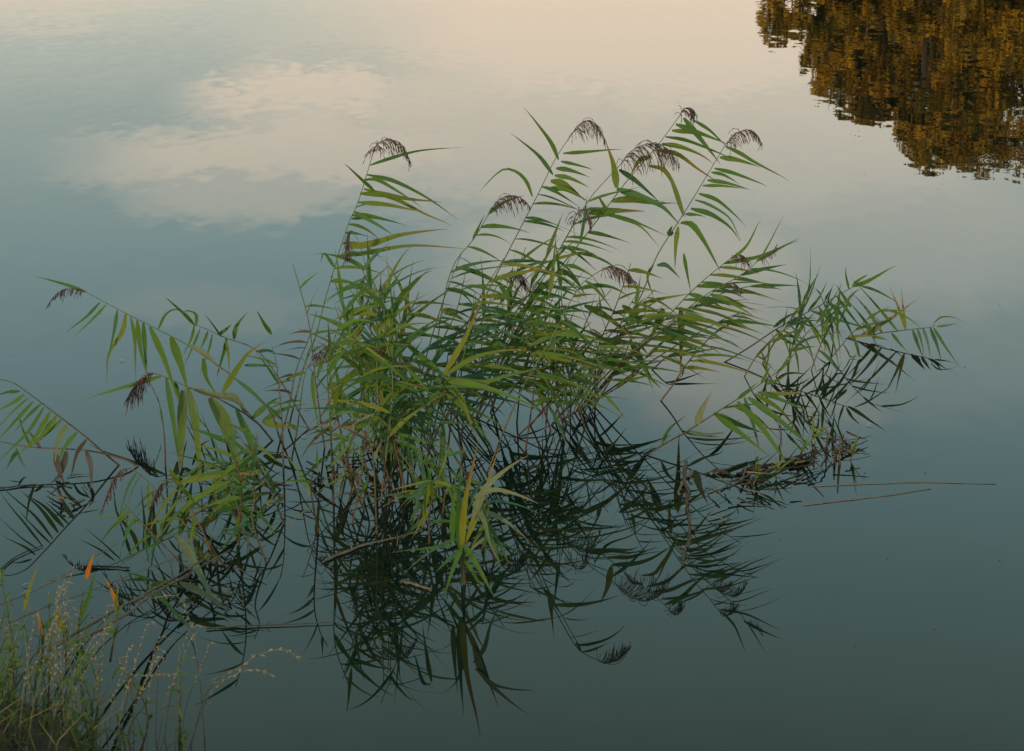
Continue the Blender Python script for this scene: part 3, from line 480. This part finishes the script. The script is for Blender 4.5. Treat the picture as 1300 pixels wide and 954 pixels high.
for lb, st, n_, a_, a2 in [('leafy side reed crossing the long right reed low over the water', [(985, 478), (1010, 440), (1035, 412), (1062, 388)], 11, 290, 30),
                       ('drooping leaved reed just left of the flat bent reed', [(1030, 470), (1045, 430), (1062, 398), (1084, 372)], 11, 280, 60),
                       ('narrow leaved reed hanging toward the water at the right end of the sprawl', [(1055, 455), (1080, 425), (1108, 400), (1128, 392)], 9, 285, 20),
                       ('small reed between the leaning fan and the long right reed', [(945, 478), (962, 450), (985, 425), (1008, 400)], 10, 300, 40)]:
    reed(lb, st, None, n_, .2, .98, a_, 26, 52, .2, ang2=a2, mt='green', mixm=('blue', 'olive'), w=6.5, rad=.0026, group=GR)
# broken stubs at the right
for (x, y0, y1, m_, lb) in [(1050, 574, 548, 'stem_red', 'broken pale reed stub, leftmost of the stubs in the right tangle'), (1066, 590, 553, 'stem', 'tallest green reed stub in the right tangle'), (1034, 578, 560, 'stem_red', 'short dark stub left of the green stub'), (1060, 588, 566, 'stem_red', 'dark stub pressed against the tall green stub')]:
    reed(lb, [(x, y0), (x, (y0 + y1) / 2), (x + 1, y1)], None, 0, rad=.005, smt=m_, group='reed stubs in the right tangle')
for i, (x, y, nb, lb) in enumerate([(958, 612, 6, 'small tuft of fresh green shoots on the floating mat'), (985, 606, 5, 'second fresh green tuft right of the first on the floating mat'), (1015, 582, 5, 'fresh green tuft left of the reed stubs'), (1080, 584, 5, 'fresh green tuft right of the reed stubs'), (1030, 560, 4, 'small green tuft above the floating mat')]):
    reed(lb, [(x, y), (x + 2, y - 8), (x + 3, y - 14)], None, nb, .1, .95, 75, 32, 32, .25, mt='olive', mixm=('green',), w=5, rad=.002, group='young shoots in the right tangle', name='reed_shoot', cat='reed shoot')

# ------------------------------------------------------------------ front reed and the thick heart of the clump
reed('leafy reed standing nearest in front of the clump with a yellow streaked leaf', [(590, 742), (588, 715), (590, 680), (592, 640)], None, 4, .2, .8, 250, 50, 75, .35, mt='green', mixm=('blue',), w=9, rad=.005,
     leaves=[([(586, 700), (590, 640), (604, 575)], 12, 'yellow'), ([(584, 700), (582, 650), (585, 590)], 12, 'green'), ([(590, 690), (610, 640), (628, 585)], 11, 'olive'), ([(574, 690), (575, 650), (578, 610)], 10, 'green'), ([(590, 668), (586, 640), (576, 618), (560, 608)], 9, 'blue'), ([(600, 660), (615, 622), (640, 598), (664, 582)], 14, 'pale'),
             ([(602, 632), (625, 622), (650, 626), (676, 636)], 9, 'pale'), ([(600, 640), (614, 660), (622, 690), (634, 715)], 9, 'pale'), ([(588, 690), (604, 715), (622, 748)], 11, 'green'), ([(588, 692), (576, 720), (566, 750)], 8, 'green'), ([(582, 700), (565, 715), (555, 725)], 8, 'blue'), ([(576, 692), (545, 696), (508, 700)], 5, 'green'), ([(580, 618), (545, 612), (506, 620)], 7, 'olive'), ([(545, 615), (540, 640), (536, 668)], 8, 'olive'), ([(545, 612), (534, 620), (525, 660)], 7, 'blue')])
for k, (x, y, lb) in enumerate([(545, 690, 'leafy reed just left of the nearest front reed'), (612, 700, 'leafy reed just right of the nearest front reed'), (560, 668, 'low leafy reed behind the nearest front reed')]):
    reed(lb, [(x, y), (x + ga(6), y - 45), (x + ga(14), y - 95)], None, 9, .2, .98, 270, 75, 70, .4, mt='green', mixm=('blue', 'olive'), w=8, group='leafy reeds in front of the clump')
reed('reed with long broad blades reaching right over the water low in the clump', [(556, 612), (560, 560), (564, 500), (562, 470)], None, 3, .3, .8, 230, 40, 80, .3, mt='green', w=9, group=GC0,
     leaves=[([(565, 484), (600, 488), (640, 500), (678, 516)], 12, 'green'), ([(564, 488), (585, 505), (601, 547)], 10, 'olive'), ([(563, 480), (610, 486), (640, 478), (680, 469)], 10, 'green'), ([(560, 474), (552, 500), (543, 552)], 13, 'blue'), ([(562, 500), (530, 512), (482, 502)], 9, 'green'), ([(566, 500), (590, 520), (620, 560)], 9, 'green'),
             ([(563, 478), (600, 455), (640, 445), (668, 446)], 9, 'olive'), ([(562, 476), (520, 440), (488, 410)], 11, 'green'), ([(563, 476), (590, 430), (610, 385)], 10, 'olive')])
reed('reed with a drab plume leaning right at the left end of the clump', [(370, 585), (378, 540), (386, 480), (396, 458)], 585, 3, .2, .9, 200, 40, 50, .3, pan=[(404, 448), (414, 441), (426, 437)], pdroop=20, pn=20, group=GC0)
reed('reed with a drab plume sunk among the crossing blades left of centre', [(505, 600), (490, 520), (478, 460), (470, 450)], 600, 5, .2, .9, 200, 60, 80, .3, pan=[(476, 444), (484, 442), (494, 446)], pdroop=18, pn=20, group=GC0)
reed('low reed with yellow green blades spread wide in front left of the clump foot', [(528, 668), (535, 650), (541, 628), (543, 615)], None, 9, .5, .98, 200, 80, 62, .5, mt='olive', mixm=('green', 'blue'), w=8, group='leafy reeds in front of the clump')
reed('leafy reed at the right front of the clump with grey green blades', [(628, 712), (622, 690), (615, 655), (612, 632)], None, 8, .3, .98, 300, 70, 78, .5, mt='pale', mixm=('green', 'blue'), w=9, group='leafy reeds in front of the clump')
reed('dry reed stalks fanning up right from the root of the leaning bundle', [(700, 540), (732, 505), (760, 470), (803, 430)], 535, 0, rad=.004, smt='stem_red', group=GR)
for i in range(5):
    reed('thin dry stalk in the bundle that leans up right from the water', [(712 + ga(8), 530 + ga(6)), (735 + ga(4), 500 + ga(3)), (765 + ga(12), 462 + ga(10)), (800 + ga(30), 415 + ga(18))], 525, 2, .5, .95, 20, 50, 40, .3, mt='brown', mixm=('green',), w=5, rad=.0021, smt='stem_red', group='dry stalks in the leaning bundle')
GC = 'reeds packed in the thick heart of the clump'
LBL = {'a': 'green reed tangled among its neighbours in the thick left heart of the clump', 'b': 'green reed in the crowded middle right of the clump over the bare water gap', 'c': 'green reed in the tangle at the left foot of the clump', 'd': 'leaning reed in the fan right of the water gap'}
def fill(n, key, fx, fy, tx, ty, ang, spr, ln, droop, mats, w=8.5, nl=11, grp=GC, ang2=None, gd=0):
    for i in range(n):
        a = (random.uniform(*fx), random.uniform(*fy)); b = (random.uniform(*tx), random.uniform(*ty))
        mid = ((a[0] + b[0]) / 2 + ga(12), (a[1] + b[1]) / 2 + ga(8)); bend = ((mid[0] + b[0]) / 2 + ga(6), (mid[1] + b[1]) / 2 - abs(ga(6)))
        reed(LBL[key], [a, mid, bend, b], a[1] + gd + ga(12), nl, .25, .98, ang, spr, ln, droop, ang2=ang2, mt=random.choice(mats), mixm=mats, w=w, smt=random.choice(['stem', 'stem', 'stem', 'stem_red']), group=grp)
fill(7, 'a', (465, 600), (560, 645), (415, 580), (335, 450), 50, 16, 100, .3, ('green', 'blue', 'olive'), 10, 9, ang2=205)
fill(7, 'a', (465, 600), (560, 645), (390, 560), (345, 450), -20, 22, 100, .35, ('green', 'green', 'olive'), 10, 9, ang2=130)
fill(7, 'a', (500, 570), (545, 600), (540, 640), (310, 420), -10, 18, 95, .25, ('green', 'olive', 'blue'), 9.5, 10)
fill(9, 'b', (560, 640), (500, 560), (620, 740), (300, 390), -8, 20, 85, .3, ('green', 'olive', 'green'), 8.5, 8, 'reeds over the bare water gap', ang2=60)
fill(5, 'b', (660, 730), (500, 560), (640, 800), (340, 430), 100, 30, 70, .2, ('green', 'olive', 'green'), 7.5, 7, 'reeds over the bare water gap', ang2=-30)
fill(6, 'b', (580, 690), (520, 580), (670, 850), (340, 440), -14, 16, 82, .2, ('green', 'olive', 'green'), 8, 11, 'reeds over the bare water gap', gd=18)
fill(5, 'b', (640, 760), (500, 560), (700, 860), (370, 450), 75, 40, 60, .2, ('green', 'olive', 'blue'), 7, 8, 'reeds over the bare water gap', ang2=-35, gd=10)
fill(6, 'a', (420, 500), (560, 640), (380, 470), (360, 470), 60, 30, 85, .3, ('green', 'olive', 'green'), 8.5, 9, ang2=-25)
fill(6, 'a', (470, 540), (560, 610), (470, 560), (450, 520), 265, 35, 80, .4, ('green', 'blue'), 10, 9)
fill(4, 'd', (715, 760), (500, 530), (800, 880), (330, 400), -12, 22, 78, .15, ('green', 'olive'), 8.5, 8, 'leaning reeds right of the water gap', gd=5)
fill(7, 'c', (395, 480), (590, 680), (400, 520), (500, 600), 200, 60, 62, .3, ('green', 'brown', 'pale'), 7, 6, 'reeds at the left foot of the clump', gd=0)
fill(9, 'c', (230, 380), (610, 720), (230, 370), (520, 640), 235, 60, 78, .3, ('green', 'blue', 'olive', 'green'), 8.5, 8, 'reeds at the left foot of the clump', gd=0)

# ------------------------------------------------------------------ floating debris
def stalk(label, pts, r, mt='straw', z=.004, group='dead stalks floating on the pond', name='dead_stalk', fluff=0, lifted=None, cat='dead stalk'):
    P = [at(x, y, rowY(y)) + np.array([0, 0, z]) for x, y in pts] if lifted is None else [at(x, y, Y) for (x, y), Y in zip(pts, lifted)]
    org = P[0].copy(); n_ = 14; C = spline(P, n_); C[1:-1] += np.random.normal(0, r * .5, (n_ - 2, 3)) * np.array([1, 1, .1])
    R = np.linspace(r, r * .5, n_) * np.random.uniform(.8, 1.2, n_)
    v, f, uv = tube(C, R, 5, 9)
    for k in range(fluff):
        i = random.randrange(2, n_ - 1); b = C[i]; e = b + np.array([ga(.018), ga(.05), abs(ga(.005))]); vv, ff, uu = tube([b, (b + e) / 2 + np.array([0, 0, .006]), e], [r * .5, r * .4, r * .15], 3)
        o = len(v); v += vv; uv += uu; f += [tuple(z_ + o for z_ in q) for q in ff]
    return tag(link(name, mesh(name, local(v, org), f, mt, uv), None, org), label, cat, group)
stalk('long thin straw floating flat at the right, farthest out on open water', [(1030, 618), (1160, 613), (1215, 614), (1264, 615)], .0018, z=.001)
stalk('pale straw floating below the farthest one, slanting up right', [(1020, 642), (1090, 634), (1130, 629), (1182, 621)], .0022, z=.001)
stalk('thick dead stalk lying slantwise in the reflections left of the front reed', [(412, 714), (440, 702), (470, 692), (501, 685), (535, 675)], .005, fluff=4)
stalk('short thick dead stalk floating below the slanting one', [(509, 741), (522, 743), (535, 747), (547, 752)], .006)
stalk('frayed brown stalk running toward the viewer through open reflections at the right', [(871, 588), (868, 605), (874, 640), (876, 670), (869, 700), (866, 720)], .007, 'brown', fluff=12)
stalk('second frayed strand alongside the brown stalk', [(878, 600), (868, 612), (862, 630)], .006, fluff=3)
stalk('hair thin pale straw floating left of the dark reflections', [(262, 800), (320, 796), (380, 794), (424, 792)], .0022, fluff=2)
stalk('thin dark twig floating near the orange leaves', [(106, 721), (130, 721), (165, 723)], .004, 'root')
stalk('dark stalk floating at the left edge below the flat reed', [(-5, 622), (30, 618), (66, 617)], .003, 'root')
stalk('white streak of straw over the flat reed leaves', [(85, 606), (100, 604), (118, 603)], .002)
stalk('dark fallen leaf stalk near the left edge', [(0, 725), (22, 708), (55, 694)], .0025, 'root')
GD = 'dead stalks tangled in the right floating mat'
for i in range(64):
    x = random.uniform(895, 1075); y = 640 - (x - 895) * .42 + ga(13); a = math.radians(random.choice([15, 15, -20, 70, 110]) + ga(18)); l_ = random.uniform(14, 48)
    stalk('dead stalk fragment woven into the floating mat right of the brown stalk', [(x, y), (x + l_ * .5 * math.cos(a), y - l_ * .5 * math.sin(a) * .6), (x + l_ * math.cos(a), y - l_ * math.sin(a) * .6 + ga(2))], random.uniform(.0014, .0036), random.choice(['straw', 'root', 'root', 'brown']), random.uniform(.004, .045), GD)
for i in range(22):
    x = random.uniform(395, 480); y = random.uniform(585, 625); a = random.uniform(0, 3.14); l_ = random.uniform(8, 22)
    stalk('dead stalk fragment floating at the left foot of the clump', [(x, y), (x + l_ * .5 * math.cos(a), y - l_ * .3 * math.sin(a)), (x + l_ * math.cos(a), y - l_ * .6 * math.sin(a))], random.uniform(.002, .005), random.choice(['straw', 'root', 'brown']), .012, 'dead stalks at the left foot of the clump')
for i in range(26):
    x = random.uniform(215, 320); y = random.uniform(680, 790); a = random.uniform(0, 3.14); l_ = random.uniform(10, 34)
    stalk('dead stalk fragment in the dark tangle in front of the left fan', [(x, y), (x + l_ * .5 * math.cos(a), y - l_ * .3 * math.sin(a)), (x + l_ * math.cos(a), y - l_ * .6 * math.sin(a))], random.uniform(.0018, .004), random.choice(['straw', 'root', 'root', 'brown']), random.uniform(.006, .03), 'dead stalks in the tangle in front of the left fan')
for i in range(12):
    x = random.uniform(70, 118); y = random.uniform(625, 650); a = random.uniform(0, 3.14); l_ = random.uniform(10, 26)
    stalk('dead stalk fragment under the limp brown leaves at the left edge', [(x, y), (x + l_ * .5 * math.cos(a), y - l_ * .3 * math.sin(a)), (x + l_ * math.cos(a), y - l_ * .6 * math.sin(a))], random.uniform(.0018, .004), random.choice(['straw', 'root']), random.uniform(.006, .03), 'dead stalks under the limp brown leaves')
def lump(label, x0, y0, x1, y1, r):
    A = at(x0, y0, rowY(y0)); B = at(x1, y1, rowY(y1)); C = spline([A, (A + B) / 2 + np.array([0, ga(.03), .01]), B], 16); v, f, uv = tube(C + np.random.normal(0, r * .5, C.shape) * np.array([1, 1.6, .5]), r * np.random.uniform(.5, 1.15, 16) * np.sin(np.linspace(.35, 2.8, 16)), 8)
    tag(link('rhizome', mesh('rhizome', local(v, A), f, 'root', uv), None, A), label, 'rhizome', 'rotting rhizomes in the right floating mat')
lump('dark rhizome at the right end of the floating mat below the stubs', 985, 590, 1035, 578, .009)
lump('dark rhizome in the middle of the floating mat', 930, 606, 985, 590, .008)
lump('dark rhizome at the left end of the floating mat', 893, 603, 935, 606, .007)
for i, (x, y, lb) in enumerate([(156, 459, 'pale floating husk left of the hanging leaves'), (128, 397, 'pale floating husk under the arched left reed'), (546, 238, 'tiny dark speck on the far water left of centre'), (280, 90, 'tiny dark speck on the far water upper left'), (392, 520, 'pale husk floating beside the thin red stems'), (388, 556, 'pale husk floating under the red stems'), (463, 601, 'pale husk at the left foot of the clump'), (35, 745, 'curled pale husk near the left bank'), (1106, 541, 'speck on the water right of the stubs'), (874, 645, 'pale husk beside the brown frayed stalk'), (36, 755, 'second curled husk near the left bank')]):
    P = at(x, y, rowY(y)); v, f, uv = ribbon([np.array([-.016, 0, .003]), np.array([-.008, .004, .007]), np.array([0, .006, .008]), np.array([.012, .003, .004])], .009, UPV)
    tag(link('floating_husk', mesh('floating_husk', v, f, 'speck', uv), None, P), lb, 'husk')

# ------------------------------------------------------------------ near bank plants
def bankz(x, y): 
    d = shore(x) - y
    return (.42 * (1 - math.exp(-d / .9)) if d > 0 else 0)
GB = 'weeds on the near bank'
hl = []
for k in range(3):
    v, f, uv = ribbon([np.array([0, 0, 0]), np.array([.010, 0, .004]), np.array([.022, 0, .005]), np.array([.034, 0, .001]), np.array([.048, 0, -.008])], .0105, UPV, 0, .2, .4); hl.append(mesh('leaf', v, f, 'herb', uv))
def herb(label, x, y, Y, top):
    P0 = at(x, y, Y); P0[2] = min(P0[2], bankz(P0[0], P0[1])) - .02; P1 = at(top[0], top[1], Y + ga(.08)); herbs_done.append((top[0], None))
    C = spline([P0, (P0 + P1) / 2 + np.array([ga(.03), ga(.03), 0]), P1], 12); root = bpy.data.objects.new('bank_weed', None); COL.objects.link(root); root.location = P0; tag(root, label, 'weed', GB)
    v, f, uv = tube(C, np.linspace(.0028, .001, 12), 5, 9); link('stem', mesh('stem', local(v, P0), f, 'stem', uv), root)
    Ls = np.linalg.norm(P1 - P0); n_ = int(Ls / .022)
    for k in range(n_):
        t = .25 + .75 * k / n_; b = C[min(int(t * 11), 11)] - P0 + np.array([0, 0, ga(.004)])
        o = link('leaf', hl[k % 3], root, b); o.rotation_euler = (ga(.3), -.35 + ga(.35), k * 2.4 + ga(.3)); s = random.uniform(.6, 1.25) * (1.1 - .4 * t); o.scale = (s, s, s)
herbs_done = []
tops = [(12, 770), (30, 800), (52, 812), (75, 790), (100, 826), (20, 840), (48, 846), (120, 835), (72, 842), (5, 812), (145, 852), (95, 856), (30, 872), (160, 880), (228, 838), (125, 880), (60, 885), (190, 905), (10, 890), (90, 905), (0, 740), (40, 780), (230, 890), (62, 770), (110, 800), (22, 820), (85, 815)]
for i, t in enumerate(tops):
    herb('leafy green weed of the low thicket filling the bottom left corner' if i != 14 else 'single leafy weed standing apart right of the corner thicket', t[0] + ga(15), 960, random.uniform(3.55, 3.95), (t[0], t[1] - 18))
# orange and yellow tipped young reeds by the bank
for lb, st, lv in [('young reed by the bank tipped with a bright orange leaf', [(98, 830), (100, 790), (107, 745)], [([(109, 735), (114, 718), (119, 704)], 9, 'orange'), ([(100, 790), (112, 760), (118, 735), (122, 728)], 9, 'green'), ([(100, 800), (92, 790), (80, 772)], 4, 'pale')]),
                   ('young reed by the bank with a narrow orange leaf leaning left', [(140, 840), (146, 800), (150, 770)], [([(150, 772), (144, 756), (136, 738)], 8, 'orange'), ([(146, 780), (148, 760), (149, 742)], 6, 'olive'), ([(142, 810), (140, 790), (136, 780)], 6, 'green')]),
                   ('young reed by the bank with a drying yellow leaf', [(84, 840), (82, 815), (80, 803)], [([(81, 805), (76, 788), (73, 768)], 11, 'yellow'), ([(62, 812), (70, 775), (84, 730)], 2.2, 'pale')]),
                   ('young reed by the bank with a pale orange stem leaf', [(52, 850), (55, 810), (52, 785)], [([(54, 812), (51, 795), (48, 775)], 7, 'orange'), ([(30, 775), (38, 745), (47, 722)], 7, 'olive')])]:
    reed(lb, st, None, 2, .2, .9, 70, 30, 35, .2, mt='green', w=6, leaves=lv, lift=890, rad=.003, group='young reeds by the near bank', name='young_reed')
# dead stalks propped from the bank out over the water
for i, (pts, r) in enumerate([([(62, 826), (130, 785), (200, 745), (268, 705)], .004), ([(75, 815), (150, 772), (215, 742), (292, 698)], .003), ([(100, 812), (160, 780), (200, 752), (245, 728)], .005), ([(-5, 800), (60, 770), (130, 745), (230, 705)], .0022), ([(-5, 770), (55, 745), (90, 725), (150, 690)], .002), ([(20, 860), (110, 812), (180, 760)], .003)]):
    Y = [4.05 + .9 * k / (len(pts) - 1) for k in range(len(pts))]
    stalk(['thickest', 'longest', 'shortest', 'thin greenish', 'thinnest upper', 'lowest'][i] + ' dead stalk of the bundle propped slantwise from the left bank', pts, r, 'straw', lifted=Y, group='dead stalks propped from the bank', fluff=3)
def grasshead(label, pts, Y, n=26, dr=.012, r=.0012):
    P = [at(x, y, Y) for x, y in pts]; P[0][2] = bankz(P[0][0], P[0][1]) if P[0][2] > .5 else P[0][2]; org = P[0]
    root = bpy.data.objects.new('grass_stalk', None); COL.objects.link(root); root.location = org; tag(root, label, 'grass stalk', 'flowering grasses on the near bank')
    C = spline(P, 24); v, f, uv = tube(C, np.linspace(r, r * .5, 24), 4, 9); link('stem', mesh('stem', local(v, org), f, 'straw', uv), root)
    v, f, uv = tube(C[11:] + np.array([0, 0, .0003]), np.full(13, r * .55), 3); v = list(v)
    for k in range(n):
        i = 12 + int(11 * k / n); b = C[i]; d = unit(C[min(i + 1, 23)] - C[i - 1]); d = unit(d + np.array([ga(.5), ga(.4), ga(.4)])); e = b + d * dr * random.uniform(.6, 1.4)
        vv, ff, uu = tube([b, (b + e) / 2, e], [.0004, .0016, .0003], 4); o = len(v); v += vv; uv += uu; f += [tuple(z + o for z in q) for q in ff]
    link('seed_head', mesh('seed_head', local(v, org), f, 'panicle_pale', uv), root)
grasshead('pale flowering grass arching left along the bottom, upper of two', [(230, 1000), (262, 880), (300, 850), (335, 829), (365, 826), (384, 842)], 3.9)
grasshead('pale flowering grass arching right along the bottom, lower of two', [(225, 1000), (262, 890), (300, 856), (330, 851), (352, 862)], 3.85)
grasshead('thin flowering grass standing among the orange tipped young reeds', [(60, 900), (66, 830), (74, 785), (95, 716)], 3.9, 20, .010)
grasshead('short dry grass stalk with a hooked top right of the corner thicket', [(170, 960), (168, 885), (158, 850), (152, 838), (166, 832)], 3.8)
grasshead('dry grass stalk right of the hooked one', [(150, 960), (166, 868), (190, 858), (228, 856)], 3.8)
grasshead('thin dry grass in the tangle in front of the left fan', [(262, 960), (250, 830), (232, 764), (218, 757), (190, 760)], 3.95, 10)
rg = random.Random(5)
for i in range(26):
    x = rg.uniform(-10, 235) if i % 4 else rg.uniform(-10, 90); tx = x + rg.uniform(-20, 70); ty = 722 + (tx / 240) * 75 + rg.uniform(-15, 70)
    grasshead('wispy straw coloured grass in the thicket of the bottom left corner', [(x, 985), (x + (tx - x) * .25, 900), (x + (tx - x) * .6, (900 + ty) / 2), (tx, ty), (tx + rg.uniform(4, 22), ty + rg.uniform(-4, 12))], rg.uniform(3.5, 3.95), rg.choice([11, 14, 18]), .008, .0010)
# short grass at the water's edge
vv, ff, uvv = [], [], []
for k in range(2000):
    x = random.uniform(-3.2, 1.6); y = shore(x) - abs(ga(.5)) + .03; 
    if y > shore(x) or y < 1.6: continue
    if x > -.55 and rnd() < .6: continue
    h = random.uniform(.05, .17) if x > -.9 or rnd() < .7 else random.uniform(.12, .28); d = np.array([ga(.4), ga(.4), 1.]); b = np.array([x, y, bankz(x, y) - .01]); P = [b, b + d * h * .5, b + d * h * .85 + np.array([ga(.02), ga(.02), -.01])]
    v, f, uv = ribbon(P, .005, CAMV, ga(.5)); o = len(vv); vv += v; uvv += uv; ff += [tuple(z + o for z in q) for q in f]
tag(link('bank_grass', mesh('bank_grass', vv, ff, 'sward', uvv)), 'short green grass covering the near bank', 'grass', kind='stuff')
spk_v, spk_f, spk_u = [], [], []
for k in range(170):
    x = random.uniform(-3, 3.4); y = random.uniform(4.2, 12); s = random.uniform(.0012, .0032); a = rnd() * 6.28; o = len(spk_v)
    for q in range(5): spk_v.append(np.array([x + s * math.cos(a + q * 1.257), y + s * 1.6 * math.sin(a + q * 1.257), .0015])); spk_u.append((0, 0))
    spk_f.append(tuple(range(o, o + 5)))
tag(link('pond_dust', mesh('pond_dust', spk_v, spk_f, 'straw', spk_u)), 'fine dust and chaff drifting on the pond surface', 'pond dust', kind='stuff')
# labels of look-alikes: leaf colour and place in the row of tips
ORD = 'first second third fourth fifth sixth seventh eighth ninth tenth eleventh twelfth thirteenth fourteenth fifteenth sixteenth'.split()
CN = {'green': 'mid green', 'blue': 'blue green', 'olive': 'yellow green', 'brown': 'dry brown', 'pale': 'pale grey green'}
PL = {GC: 'reed in the thick heart of the clump', 'reeds over the bare water gap': 'reed over the bare water gap', 'leaning reeds right of the water gap': 'leaning reed right of the water gap', 'reeds at the left foot of the clump': 'reed at the left foot of the clump'}
bk = {}
for r_ in REEDS:
    g_ = r_.get('group')
    if g_ in PL: bk.setdefault((g_, root_mat[r_.name]), []).append(r_)
for (g_, m_), rs in bk.items():
    rs.sort(key=lambda r: root_tip[r.name])
    for k, r_ in enumerate(rs):
        if len(rs) > 1 and k < 16: r_['label'] = '%s %s, %s such from left' % (CN[m_], PL[g_], ORD[k])
        elif len(rs) == 1: r_['label'] = 'the only %s %s' % (CN[m_], PL[g_])
print('REEDS', len(REEDS), 'OBJ', len(bpy.data.objects))
